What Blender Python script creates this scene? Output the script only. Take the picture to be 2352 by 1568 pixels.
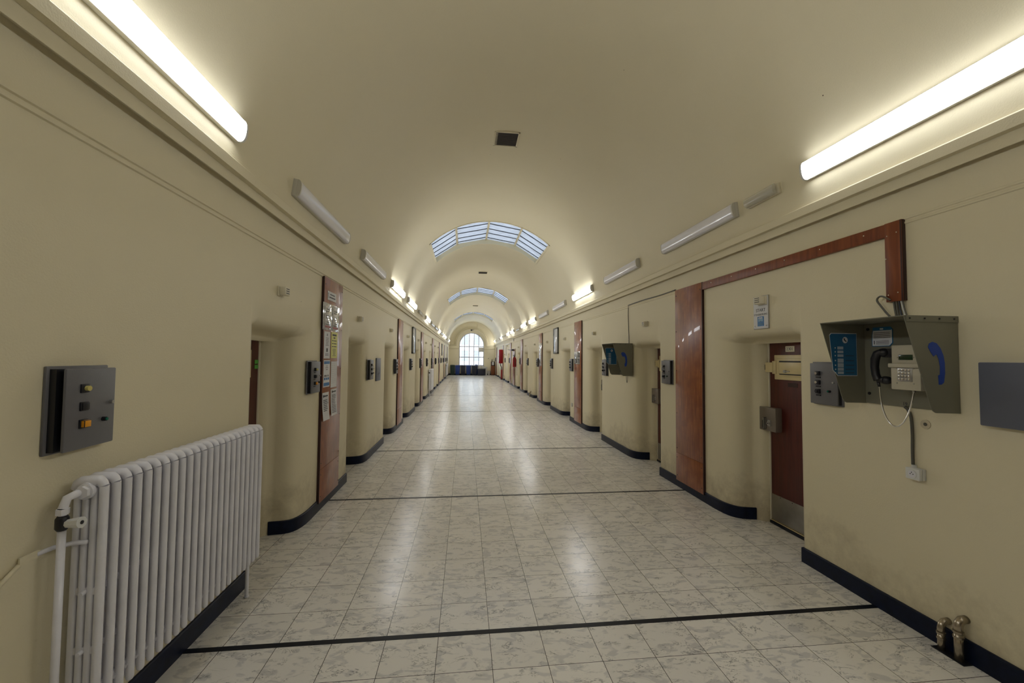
import bpy, bmesh, math, random
from mathutils import Vector, Matrix

random.seed(7)
for o in list(bpy.data.objects):
    bpy.data.objects.remove(o, do_unlink=True)
S = bpy.context.scene
COL = S.collection
PI = math.pi

# ------------------------------------------------------------------ camera
cam_data = bpy.data.cameras.new('camera')
cam = bpy.data.objects.new('camera', cam_data)
COL.objects.link(cam)
YAW, PIT, ROL = 0.111987, 0.0392746, 0.00881034
cam_data.sensor_width = 36.0
cam_data.sensor_fit = 'HORIZONTAL'
cam_data.lens = 945.513 / 2352 * 36.0
cam_data.clip_start = 0.02
cam_data.clip_end = 300
fwd = Vector((math.sin(YAW) * math.cos(PIT), math.cos(YAW) * math.cos(PIT), math.sin(PIT)))
rgt0 = Vector((math.cos(YAW), -math.sin(YAW), 0))
up0 = rgt0.cross(fwd)
rgt = rgt0 * math.cos(ROL) + up0 * math.sin(ROL)
up = up0 * math.cos(ROL) - rgt0 * math.sin(ROL)
cm = Matrix((rgt, up, -fwd)).transposed().to_4x4()
cm.translation = (0, 0, 1.65)
cam.matrix_world = cm
S.camera = cam

# ------------------------------------------------------------------ world and exposure
W = bpy.data.worlds.new('sky')
S.world = W
W.use_nodes = True
wn = W.node_tree.nodes
wn['Background'].inputs[0].default_value = (0.74, 0.86, 1.0, 1)
wn['Background'].inputs[1].default_value = 2.8
S.view_settings.view_transform = 'Standard'
S.view_settings.look = 'None'
S.view_settings.gamma = 1
S.view_settings.use_curve_mapping = False
S.view_settings.exposure = 0.76
try:
    S.cycles.use_denoising = True
    S.cycles.max_bounces = 7
    S.cycles.use_adaptive_sampling = True
    S.cycles.adaptive_threshold = 0.07
    S.cycles.adaptive_min_samples = 16
    S.cycles.diffuse_bounces = 4
    S.cycles.glossy_bounces = 3
    S.cycles.transparent_max_bounces = 12
    S.cycles.sample_clamp_indirect = 6
except Exception:
    pass
LAMP, LAMP_FAR = 9.5, 15.5     # radiance of the near tubes; far ones raised to brighten the far corridor

# ------------------------------------------------------------------ materials
def rgb(r, g, b):   # sRGB 0-255 -> linear
    f = lambda c: (c / 255 / 12.92) if c / 255 <= 0.04045 else ((c / 255 + 0.055) / 1.055) ** 2.4
    return (f(r), f(g), f(b), 1)

MATS = {}
def mat(name, col, rough=0.5, metal=0.0, spec=0.5, vary=0.0, vscale=8.0, bump=0.0, bscale=200.0, coat=0.0, emit=None, estr=0.0):
    if name in MATS: return MATS[name]
    m = bpy.data.materials.new(name); m.use_nodes = True
    nt = m.node_tree; b = nt.nodes['Principled BSDF']
    b.inputs['Roughness'].default_value = rough
    b.inputs['Metallic'].default_value = metal
    b.inputs['Specular IOR Level'].default_value = spec
    b.inputs['Coat Weight'].default_value = coat
    b.inputs['Coat Roughness'].default_value = 0.1
    if emit:
        b.inputs['Emission Color'].default_value = emit
        b.inputs['Emission Strength'].default_value = estr
    tc = nt.nodes.new('ShaderNodeTexCoord')
    n = nt.nodes.new('ShaderNodeTexNoise'); n.inputs['Scale'].default_value = vscale; n.inputs['Detail'].default_value = 5
    nt.links.new(tc.outputs['Object'], n.inputs['Vector'])
    mr = nt.nodes.new('ShaderNodeMapRange')
    mr.inputs['From Min'].default_value = 0.3; mr.inputs['From Max'].default_value = 0.7
    mr.inputs['To Min'].default_value = 1 - vary; mr.inputs['To Max'].default_value = 1 + vary * 0.5
    nt.links.new(n.outputs['Fac'], mr.inputs['Value'])
    mx = nt.nodes.new('ShaderNodeVectorMath'); mx.operation = 'SCALE'
    mx.inputs[0].default_value = col[:3]
    nt.links.new(mr.outputs['Result'], mx.inputs['Scale'])
    nt.links.new(mx.outputs['Vector'], b.inputs['Base Color'])
    if bump:
        n2 = nt.nodes.new('ShaderNodeTexNoise'); n2.inputs['Scale'].default_value = bscale; n2.inputs['Detail'].default_value = 2
        nt.links.new(tc.outputs['Object'], n2.inputs['Vector'])
        bp = nt.nodes.new('ShaderNodeBump'); bp.inputs['Strength'].default_value = bump; bp.inputs['Distance'].default_value = 0.002
        nt.links.new(n2.outputs['Fac'], bp.inputs['Height'])
        nt.links.new(bp.outputs['Normal'], b.inputs['Normal'])
    MATS[name] = m
    return m

def node(nt, t, **k):
    n = nt.nodes.new(t)
    for a, v in k.items(): setattr(n, a, v)
    return n
def math_n(nt, op, a, b=None, c=None):
    n = nt.nodes.new('ShaderNodeMath'); n.operation = op
    for i, v in enumerate((a, b, c)):
        if v is None: continue
        if isinstance(v, (int, float)): n.inputs[i].default_value = v
        else: nt.links.new(v, n.inputs[i])
    return n.outputs[0]

def mixcol(nt, fac, a, b):
    n = nt.nodes.new('ShaderNodeMix'); n.data_type = 'RGBA'
    for i, v in ((0, fac), (6, a), (7, b)):
        if isinstance(v, (tuple, float, int)): n.inputs[i].default_value = v
        else: nt.links.new(v, n.inputs[i])
    return n.outputs[2]

CREAM = (0.77, 0.697, 0.498, 1)
def wall_material():
    m = bpy.data.materials.new('cream_wall_paint'); m.use_nodes = True
    nt = m.node_tree; b = nt.nodes['Principled BSDF']
    b.inputs['Roughness'].default_value = 0.5
    b.inputs['Specular IOR Level'].default_value = 0.35
    g = node(nt, 'ShaderNodeNewGeometry'); sp = node(nt, 'ShaderNodeSeparateXYZ')
    nt.links.new(g.outputs['Position'], sp.inputs[0])
    n = node(nt, 'ShaderNodeTexNoise'); n.inputs['Scale'].default_value = 1.3; n.inputs['Detail'].default_value = 4
    nt.links.new(g.outputs['Position'], n.inputs['Vector'])
    base = mixcol(nt, n.outputs['Fac'], (CREAM[0] * .97, CREAM[1] * .965, CREAM[2] * .94, 1), (CREAM[0] * 1.03, CREAM[1] * 1.03, CREAM[2] * 1.05, 1))
    # scuffs and grime patches with their own shapes, low on the walls
    nd = node(nt, 'ShaderNodeTexNoise'); nd.inputs['Scale'].default_value = 7; nd.inputs['Detail'].default_value = 6; nd.inputs['Roughness'].default_value = 0.72
    nt.links.new(g.outputs['Position'], nd.inputs['Vector'])
    nd2 = node(nt, 'ShaderNodeTexNoise'); nd2.inputs['Scale'].default_value = 1.1; nd2.inputs['Detail'].default_value = 2
    nt.links.new(g.outputs['Position'], nd2.inputs['Vector'])
    low = node(nt, 'ShaderNodeMapRange'); nt.links.new(sp.outputs['Z'], low.inputs['Value'])
    low.inputs['From Min'].default_value = 0.1; low.inputs['From Max'].default_value = 0.85
    low.inputs['To Min'].default_value = 1.0; low.inputs['To Max'].default_value = 0.0
    a = math_n(nt, 'MULTIPLY', nd.outputs['Fac'], nd2.outputs['Fac'])
    a = math_n(nt, 'MULTIPLY', a, low.outputs['Result'])
    a = math_n(nt, 'SUBTRACT', a, 0.13)
    a = math_n(nt, 'MULTIPLY', a, 2.2)
    cl = node(nt, 'ShaderNodeClamp'); nt.links.new(a, cl.inputs[0]); cl.inputs['Max'].default_value = 0.45
    c1 = mixcol(nt, cl.outputs[0], base, (0.20, 0.14, 0.07, 1))
    # sparse specks
    v = node(nt, 'ShaderNodeTexVoronoi'); v.inputs['Scale'].default_value = 3.2
    nt.links.new(g.outputs['Position'], v.inputs['Vector'])
    spk = math_n(nt, 'LESS_THAN', v.outputs['Distance'], 0.016)
    c2 = mixcol(nt, spk, c1, (0.10, 0.07, 0.04, 1))
    nt.links.new(c2, b.inputs['Base Color'])
    n2 = node(nt, 'ShaderNodeTexNoise'); n2.inputs['Scale'].default_value = 130; n2.inputs['Detail'].default_value = 2
    nt.links.new(g.outputs['Position'], n2.inputs['Vector'])
    n3 = node(nt, 'ShaderNodeTexNoise'); n3.inputs['Scale'].default_value = 2.5; n3.inputs['Detail'].default_value = 3
    nt.links.new(g.outputs['Position'], n3.inputs['Vector'])
    h = math_n(nt, 'MULTIPLY_ADD', n3.outputs['Fac'], 4.0, n2.outputs['Fac'])
    bp = node(nt, 'ShaderNodeBump'); bp.inputs['Strength'].default_value = 0.35; bp.inputs['Distance'].default_value = 0.0022
    nt.links.new(h, bp.inputs['Height']); nt.links.new(bp.outputs['Normal'], b.inputs['Normal'])
    return m
M_WALL = wall_material()

TILE_X0, TILE_Y0, TILE = -0.1377, 2.545, 0.3047
def floor_material():
    m = bpy.data.materials.new('marbled_vinyl_tile'); m.use_nodes = True
    nt = m.node_tree; b = nt.nodes['Principled BSDF']
    g = node(nt, 'ShaderNodeNewGeometry'); sp = node(nt, 'ShaderNodeSeparateXYZ')
    nt.links.new(g.outputs['Position'], sp.inputs[0])
    ux = math_n(nt, 'DIVIDE', math_n(nt, 'SUBTRACT', sp.outputs['X'], TILE_X0), 0.3018)
    uy = math_n(nt, 'DIVIDE', math_n(nt, 'SUBTRACT', sp.outputs['Y'], TILE_Y0), TILE)
    ix = math_n(nt, 'FLOOR', ux); iy = math_n(nt, 'FLOOR', uy)
    fx = math_n(nt, 'SUBTRACT', ux, ix); fy = math_n(nt, 'SUBTRACT', uy, iy)
    ex = math_n(nt, 'MINIMUM', fx, math_n(nt, 'SUBTRACT', 1.0, fx))
    ey = math_n(nt, 'MINIMUM', fy, math_n(nt, 'SUBTRACT', 1.0, fy))
    seam = math_n(nt, 'LESS_THAN', math_n(nt, 'MINIMUM', ex, ey), 0.0052)
    # every tile samples its own patch of the marbling
    cb = node(nt, 'ShaderNodeCombineXYZ'); nt.links.new(ix, cb.inputs[0]); nt.links.new(iy, cb.inputs[1])
    wnz = node(nt, 'ShaderNodeTexWhiteNoise'); wnz.noise_dimensions = '3D'; nt.links.new(cb.outputs[0], wnz.inputs['Vector'])
    sc = node(nt, 'ShaderNodeVectorMath', operation='SCALE'); nt.links.new(wnz.outputs['Color'], sc.inputs[0]); sc.inputs['Scale'].default_value = 40
    ad = node(nt, 'ShaderNodeVectorMath', operation='ADD'); nt.links.new(g.outputs['Position'], ad.inputs[0]); nt.links.new(sc.outputs[0], ad.inputs[1])
    mp = node(nt, 'ShaderNodeMapping'); nt.links.new(ad.outputs[0], mp.inputs['Vector'])
    mp.inputs['Rotation'].default_value = (0, 0, 0.5); mp.inputs['Scale'].default_value = (1.0, 1.9, 1)
    n1 = node(nt, 'ShaderNodeTexNoise'); n1.inputs['Scale'].default_value = 5.5; n1.inputs['Detail'].default_value = 8; n1.inputs['Roughness'].default_value = 0.66; n1.inputs['Distortion'].default_value = 1.2
    nt.links.new(mp.outputs[0], n1.inputs['Vector'])
    vein = math_n(nt, 'ABSOLUTE', math_n(nt, 'SUBTRACT', n1.outputs['Fac'], 0.5))
    vr = node(nt, 'ShaderNodeMapRange'); nt.links.new(vein, vr.inputs['Value'])
    vr.inputs['From Min'].default_value = 0.0; vr.inputs['From Max'].default_value = 0.026; vr.inputs['To Min'].default_value = 1; vr.inputs['To Max'].default_value = 0
    n4 = node(nt, 'ShaderNodeTexNoise'); n4.inputs['Scale'].default_value = 70; n4.inputs['Detail'].default_value = 3
    nt.links.new(mp.outputs[0], n4.inputs['Vector'])
    r4 = node(nt, 'ShaderNodeMapRange'); nt.links.new(n4.outputs['Fac'], r4.inputs['Value'])
    r4.inputs['From Min'].default_value = 0.36; r4.inputs['From Max'].default_value = 0.52
    n5 = node(nt, 'ShaderNodeTexNoise'); n5.inputs['Scale'].default_value = 7; n5.inputs['Detail'].default_value = 2
    nt.links.new(mp.outputs[0], n5.inputs['Vector'])
    r5 = node(nt, 'ShaderNodeMapRange'); nt.links.new(n5.outputs['Fac'], r5.inputs['Value'])
    r5.inputs['From Min'].default_value = 0.46; r5.inputs['From Max'].default_value = 0.58
    vfac = math_n(nt, 'MULTIPLY', math_n(nt, 'MULTIPLY', vr.outputs[0], r4.outputs[0]), math_n(nt, 'MULTIPLY', r5.outputs[0], 0.75))
    # soft grey clouds
    n2 = node(nt, 'ShaderNodeTexNoise'); n2.inputs['Scale'].default_value = 9; n2.inputs['Detail'].default_value = 6; n2.inputs['Distortion'].default_value = 0.8
    nt.links.new(mp.outputs[0], n2.inputs['Vector'])
    r2 = node(nt, 'ShaderNodeMapRange'); nt.links.new(n2.outputs['Fac'], r2.inputs['Value'])
    r2.inputs['From Min'].default_value = 0.53; r2.inputs['From Max'].default_value = 0.60; r2.inputs['To Max'].default_value = 0.45
    base = mixcol(nt, r2.outputs[0], (0.86, 0.83, 0.78, 1), (0.44, 0.44, 0.46, 1))
    # slight per-tile tone
    tone = node(nt, 'ShaderNodeMapRange'); nt.links.new(wnz.outputs['Value'], tone.inputs['Value']); tone.inputs['To Min'].default_value = 0.93; tone.inputs['To Max'].default_value = 1.03
    bs = node(nt, 'ShaderNodeVectorMath', operation='SCALE'); nt.links.new(base, bs.inputs[0]); nt.links.new(tone.outputs[0], bs.inputs['Scale'])
    c = mixcol(nt, vfac, bs.outputs[0], (0.055, 0.06, 0.07, 1))
    c = mixcol(nt, seam, c, (0.035, 0.03, 0.025, 1))
    # old scuff dots
    v = node(nt, 'ShaderNodeTexVoronoi'); v.inputs['Scale'].default_value = 2.1
    nt.links.new(g.outputs['Position'], v.inputs['Vector'])
    c = mixcol(nt, math_n(nt, 'LESS_THAN', v.outputs['Distance'], 0.010), c, (0.03, 0.025, 0.02, 1))
    nt.links.new(c, b.inputs['Base Color'])
    n3 = node(nt, 'ShaderNodeTexNoise'); n3.inputs['Scale'].default_value = 3; n3.inputs['Detail'].default_value = 4
    nt.links.new(g.outputs['Position'], n3.inputs['Vector'])
    rr = node(nt, 'ShaderNodeMapRange'); nt.links.new(n3.outputs['Fac'], rr.inputs['Value'])
    rr.inputs['To Min'].default_value = 0.16; rr.inputs['To Max'].default_value = 0.30
    nt.links.new(rr.outputs[0], b.inputs['Roughness'])
    b.inputs['Specular IOR Level'].default_value = 0.5
    n6 = node(nt, 'ShaderNodeTexNoise'); n6.inputs['Scale'].default_value = 5; n6.inputs['Detail'].default_value = 2
    nt.links.new(g.outputs['Position'], n6.inputs['Vector'])
    bp = node(nt, 'ShaderNodeBump'); bp.inputs['Strength'].default_value = 0.12; bp.inputs['Distance'].default_value = 0.004
    nt.links.new(n6.outputs['Fac'], bp.inputs['Height']); nt.links.new(bp.outputs['Normal'], b.inputs['Normal'])
    return m
M_FLOOR = floor_material()

def wood_material(name, c1, c2, rough, scale=1.0, coat=0.0, mottle=False):
    m = bpy.data.materials.new(name); m.use_nodes = True
    nt = m.node_tree; b = nt.nodes['Principled BSDF']
    tc = node(nt, 'ShaderNodeTexCoord'); mp = node(nt, 'ShaderNodeMapping')
    nt.links.new(tc.outputs['Object'], mp.inputs['Vector'])
    mp.inputs['Scale'].default_value = (14 * scale, 14 * scale, 1.1 * scale)
    n = node(nt, 'ShaderNodeTexNoise'); n.inputs['Scale'].default_value = 2.2; n.inputs['Detail'].default_value = 7; n.inputs['Distortion'].default_value = 1.0
    nt.links.new(mp.outputs[0], n.inputs['Vector'])
    r = node(nt, 'ShaderNodeMapRange'); nt.links.new(n.outputs['Fac'], r.inputs['Value']); r.inputs['From Min'].default_value = 0.3; r.inputs['From Max'].default_value = 0.7
    c = mixcol(nt, r.outputs[0], c1, c2)
    n2 = node(nt, 'ShaderNodeTexNoise'); n2.inputs['Scale'].default_value = 4; n2.inputs['Detail'].default_value = 4
    nt.links.new(tc.outputs['Object'], n2.inputs['Vector'])
    if mottle:      # worn varnish: cloudy darker patches and pale scratches
        n3 = node(nt, 'ShaderNodeTexNoise'); n3.inputs['Scale'].default_value = 9; n3.inputs['Detail'].default_value = 6
        nt.links.new(tc.outputs['Object'], n3.inputs['Vector'])
        r3 = node(nt, 'ShaderNodeMapRange'); nt.links.new(n3.outputs['Fac'], r3.inputs['Value']); r3.inputs['From Min'].default_value = 0.42; r3.inputs['From Max'].default_value = 0.62; r3.inputs['To Max'].default_value = 0.5
        c = mixcol(nt, r3.outputs[0], c, (c1[0] * .9, c1[1] * .8, c1[2] * .8, 1))
        mp2 = node(nt, 'ShaderNodeMapping'); mp2.inputs['Scale'].default_value = (3, 3, 26); nt.links.new(tc.outputs['Object'], mp2.inputs['Vector'])
        n4 = node(nt, 'ShaderNodeTexNoise'); n4.inputs['Scale'].default_value = 3; n4.inputs['Detail'].default_value = 5; nt.links.new(mp2.outputs[0], n4.inputs['Vector'])
        sc_ = math_n(nt, 'MULTIPLY', math_n(nt, 'GREATER_THAN', n4.outputs['Fac'], 0.735), 0.6)
        c = mixcol(nt, sc_, c, (0.55, 0.38, 0.24, 1))
    r2 = node(nt, 'ShaderNodeMapRange'); nt.links.new(n2.outputs['Fac'], r2.inputs['Value']); r2.inputs['To Min'].default_value = rough - 0.06; r2.inputs['To Max'].default_value = rough + 0.12
    nt.links.new(c, b.inputs['Base Color']); nt.links.new(r2.outputs[0], b.inputs['Roughness'])
    b.inputs['Coat Weight'].default_value = coat
    return m
M_BOARD = wood_material('varnished_red_wood', (0.20, 0.048, 0.014, 1), (0.42, 0.135, 0.038, 1), 0.30, coat=0.2, mottle=True)
M_STRIP = wood_material('stained_pine_strip', (0.15, 0.030, 0.008, 1), (0.27, 0.070, 0.018, 1), 0.4)
M_EDGE = mat('dark_board_edge', (0.035, 0.008, 0.006, 1), 0.45)
M_DOOR = wood_material('dark_red_door_laminate', (0.050, 0.006, 0.004, 1), (0.105, 0.014, 0.008, 1), 0.42)
M_BASE = mat('dark_blue_skirting', (0.004, 0.008, 0.027, 1), 0.4, spec=0.22, vary=0.4, vscale=20)
M_LINE = mat('black_floor_strip', (0.006, 0.008, 0.014, 1), 0.4, spec=0.25)
M_PANEL = mat('grey_steel_panel', (0.150, 0.147, 0.158, 1), 0.42, vary=0.08, bump=0.15, bscale=300)
M_PANELD = mat('dark_panel_side', (0.035, 0.040, 0.055, 1), 0.5)
M_BLUEG = mat('blue_grey_cover', (0.125, 0.135, 0.175, 1), 0.45, bump=0.2, bscale=260)
M_BLACK = mat('black_plastic', (0.010, 0.010, 0.014, 1), 0.4)
M_HOOD = mat('olive_grey_steel', (0.20, 0.19, 0.14, 1), 0.5, vary=0.06, vscale=3)
M_PHONE = mat('beige_enamel', (0.52, 0.48, 0.37, 1), 0.4)
M_YELLOW = mat('cream_yellow_enamel', (0.72, 0.60, 0.33, 1), 0.35, vary=0.08)
M_WHITE = mat('white_plastic', (0.72, 0.72, 0.70, 1), 0.4)
M_IVORY = mat('ivory_plastic', (0.72, 0.66, 0.50, 1), 0.45)
M_RAD = mat('white_radiator_enamel', (0.84, 0.83, 0.88, 1), 0.32, vary=0.06, vscale=12)
M_STEEL = mat('brushed_steel', (0.50, 0.49, 0.47, 1), 0.38, 0.9, vary=0.25, vscale=5)
M_KICK = mat('worn_steel_kick_plate', (0.34, 0.32, 0.29, 1), 0.42, 0.8, vary=0.3, vscale=4)
M_LOCK = mat('taupe_lock_enamel', (0.22, 0.185, 0.155, 1), 0.35, 0.3)
M_CHROME = mat('chrome', (0.75, 0.75, 0.77, 1), 0.15, 1.0)
M_PIPE = mat('tarnished_pipe', (0.42, 0.36, 0.27, 1), 0.25, 0.8, vary=0.35, vscale=20)
M_PAPER = mat('paper', (0.74, 0.74, 0.76, 1), 0.6)
M_PAPERY = mat('yellow_paper', (0.80, 0.78, 0.28, 1), 0.6)
M_INK = mat('printed_ink', (0.05, 0.05, 0.06, 1), 0.6)
M_BLUE = mat('blue_print', (0.05, 0.20, 0.48, 1), 0.5)
M_STICK = mat('blue_sticker', (0.022, 0.135, 0.29, 1), 0.35)
M_SYMB = mat('royal_blue_vinyl', (0.012, 0.055, 0.36, 1), 0.4)
M_SLEEVE = mat('clear_plastic_sleeve', (0.55, 0.55, 0.57, 1), 0.08, coat=1.0, vary=0.35, vscale=30)
M_REDP = mat('red_paint', (0.34, 0.008, 0.014, 1), 0.3)
M_ORANGE = mat('orange_button', (0.85, 0.36, 0.02, 1), 0.3)
M_YBTN = mat('yellow_lens', (0.70, 0.60, 0.20, 1), 0.2)
M_GBTN = mat('green_lens', (0.01, 0.16, 0.10, 1), 0.2)
M_GREENS = mat('green_tape', (0.10, 0.42, 0.06, 1), 0.5)
M_SCREEN = mat('dark_green_screen', (0.010, 0.035, 0.015, 1), 0.15)
M_CABLE = mat('grey_cable', (0.10, 0.095, 0.075, 1), 0.45)
M_BOARDW = mat('glossy_white_board', (0.66, 0.68, 0.72, 1), 0.12)
M_DIFF = mat('unlit_diffuser', (0.80, 0.79, 0.85, 1), 0.18, coat=0.4)
M_LIT = mat('lit_diffuser', (0.9, 0.9, 0.9, 1), 0.4, emit=(0.94, 0.967, 1.0, 1), estr=LAMP)
M_LITF = mat('bright_lit_diffuser', (0.9, 0.9, 0.9, 1), 0.4, emit=(0.94, 0.967, 1.0, 1), estr=LAMP_FAR)
M_CAP = mat('fitting_end_cap', (0.60, 0.58, 0.52, 1), 0.45)
M_BINB = mat('blue_bin_plastic', (0.010, 0.045, 0.26, 1), 0.4)
M_BIND = mat('navy_bin_plastic', (0.012, 0.016, 0.040, 1), 0.45)
M_BING = mat('green_bin_plastic', (0.012, 0.035, 0.028, 1), 0.45)
M_BROWN = mat('brown_cabinet', (0.22, 0.065, 0.02, 1), 0.45)
M_GRILL = mat('dark_vent_mesh', (0.035, 0.026, 0.018, 1), 0.7)
M_FRAMEW = mat('white_window_paint', (0.62, 0.62, 0.70, 1), 0.4)
M_LEAD = mat('grey_lead_bar', (0.35, 0.38, 0.42, 1), 0.6)
M_FACADE = mat('pale_brick_facade', (0.66, 0.62, 0.58, 1), 0.8, vary=0.1, vscale=2)
M_FACWIN = mat('facade_window', (0.30, 0.33, 0.36, 1), 0.3)

def glass_material():
    m = bpy.data.materials.new('window_glass'); m.use_nodes = True
    nt = m.node_tree; nt.nodes.clear()
    o = node(nt, 'ShaderNodeOutputMaterial'); t = node(nt, 'ShaderNodeBsdfTransparent'); gl = node(nt, 'ShaderNodeBsdfGlossy')
    gl.inputs['Roughness'].default_value = 0.03; t.inputs[0].default_value = (0.93, 0.96, 0.97, 1)
    mx = node(nt, 'ShaderNodeMixShader'); fr = node(nt, 'ShaderNodeFresnel'); fr.inputs[0].default_value = 1.35
    nt.links.new(fr.outputs[0], mx.inputs[0]); nt.links.new(t.outputs[0], mx.inputs[1]); nt.links.new(gl.outputs[0], mx.inputs[2])
    nt.links.new(mx.outputs[0], o.inputs[0])
    return m
M_GLASS = glass_material()
def frosted_material():
    m = bpy.data.materials.new('wired_frosted_glass'); m.use_nodes = True
    nt = m.node_tree; nt.nodes.clear()
    o = node(nt, 'ShaderNodeOutputMaterial'); t = node(nt, 'ShaderNodeBsdfTranslucent'); gl = node(nt, 'ShaderNodeBsdfGlossy')
    d = node(nt, 'ShaderNodeBsdfDiffuse'); d.inputs[0].default_value = (0.3, 0.3, 0.33, 1)
    tc = node(nt, 'ShaderNodeTexCoord'); n = node(nt, 'ShaderNodeTexNoise'); n.inputs['Scale'].default_value = 6; n.inputs['Detail'].default_value = 6
    mp = node(nt, 'ShaderNodeMapping'); mp.inputs['Scale'].default_value = (0.7, 3.5, 0.7)
    nt.links.new(tc.outputs['Object'], mp.inputs[0]); nt.links.new(mp.outputs[0], n.inputs['Vector'])
    c = mixcol(nt, n.outputs['Fac'], (0.08, 0.081, 0.085, 1), (0.33, 0.331, 0.345, 1)); nt.links.new(c, t.inputs[0])
    gl.inputs['Roughness'].default_value = 0.25
    m1 = node(nt, 'ShaderNodeMixShader'); m1.inputs[0].default_value = 0.25
    nt.links.new(t.outputs[0], m1.inputs[1]); nt.links.new(d.outputs[0], m1.inputs[2])
    m2 = node(nt, 'ShaderNodeMixShader'); m2.inputs[0].default_value = 0.05
    nt.links.new(m1.outputs[0], m2.inputs[1]); nt.links.new(gl.outputs[0], m2.inputs[2])
    nt.links.new(m2.outputs[0], o.inputs[0])
    return m
M_FROST = frosted_material()
def cover_material():
    m = bpy.data.materials.new('clear_ribbed_cover'); m.use_nodes = True
    nt = m.node_tree; nt.nodes.clear()
    o = node(nt, 'ShaderNodeOutputMaterial'); t = node(nt, 'ShaderNodeBsdfTransparent'); d = node(nt, 'ShaderNodeBsdfPrincipled')
    d.inputs['Base Color'].default_value = (0.7, 0.67, 0.58, 1); d.inputs['Roughness'].default_value = 0.15
    mx = node(nt, 'ShaderNodeMixShader'); mx.inputs[0].default_value = 0.45
    nt.links.new(t.outputs[0], mx.inputs[1]); nt.links.new(d.outputs[0], mx.inputs[2]); nt.links.new(mx.outputs[0], o.inputs[0])
    return m
M_COVER = cover_material()

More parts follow.
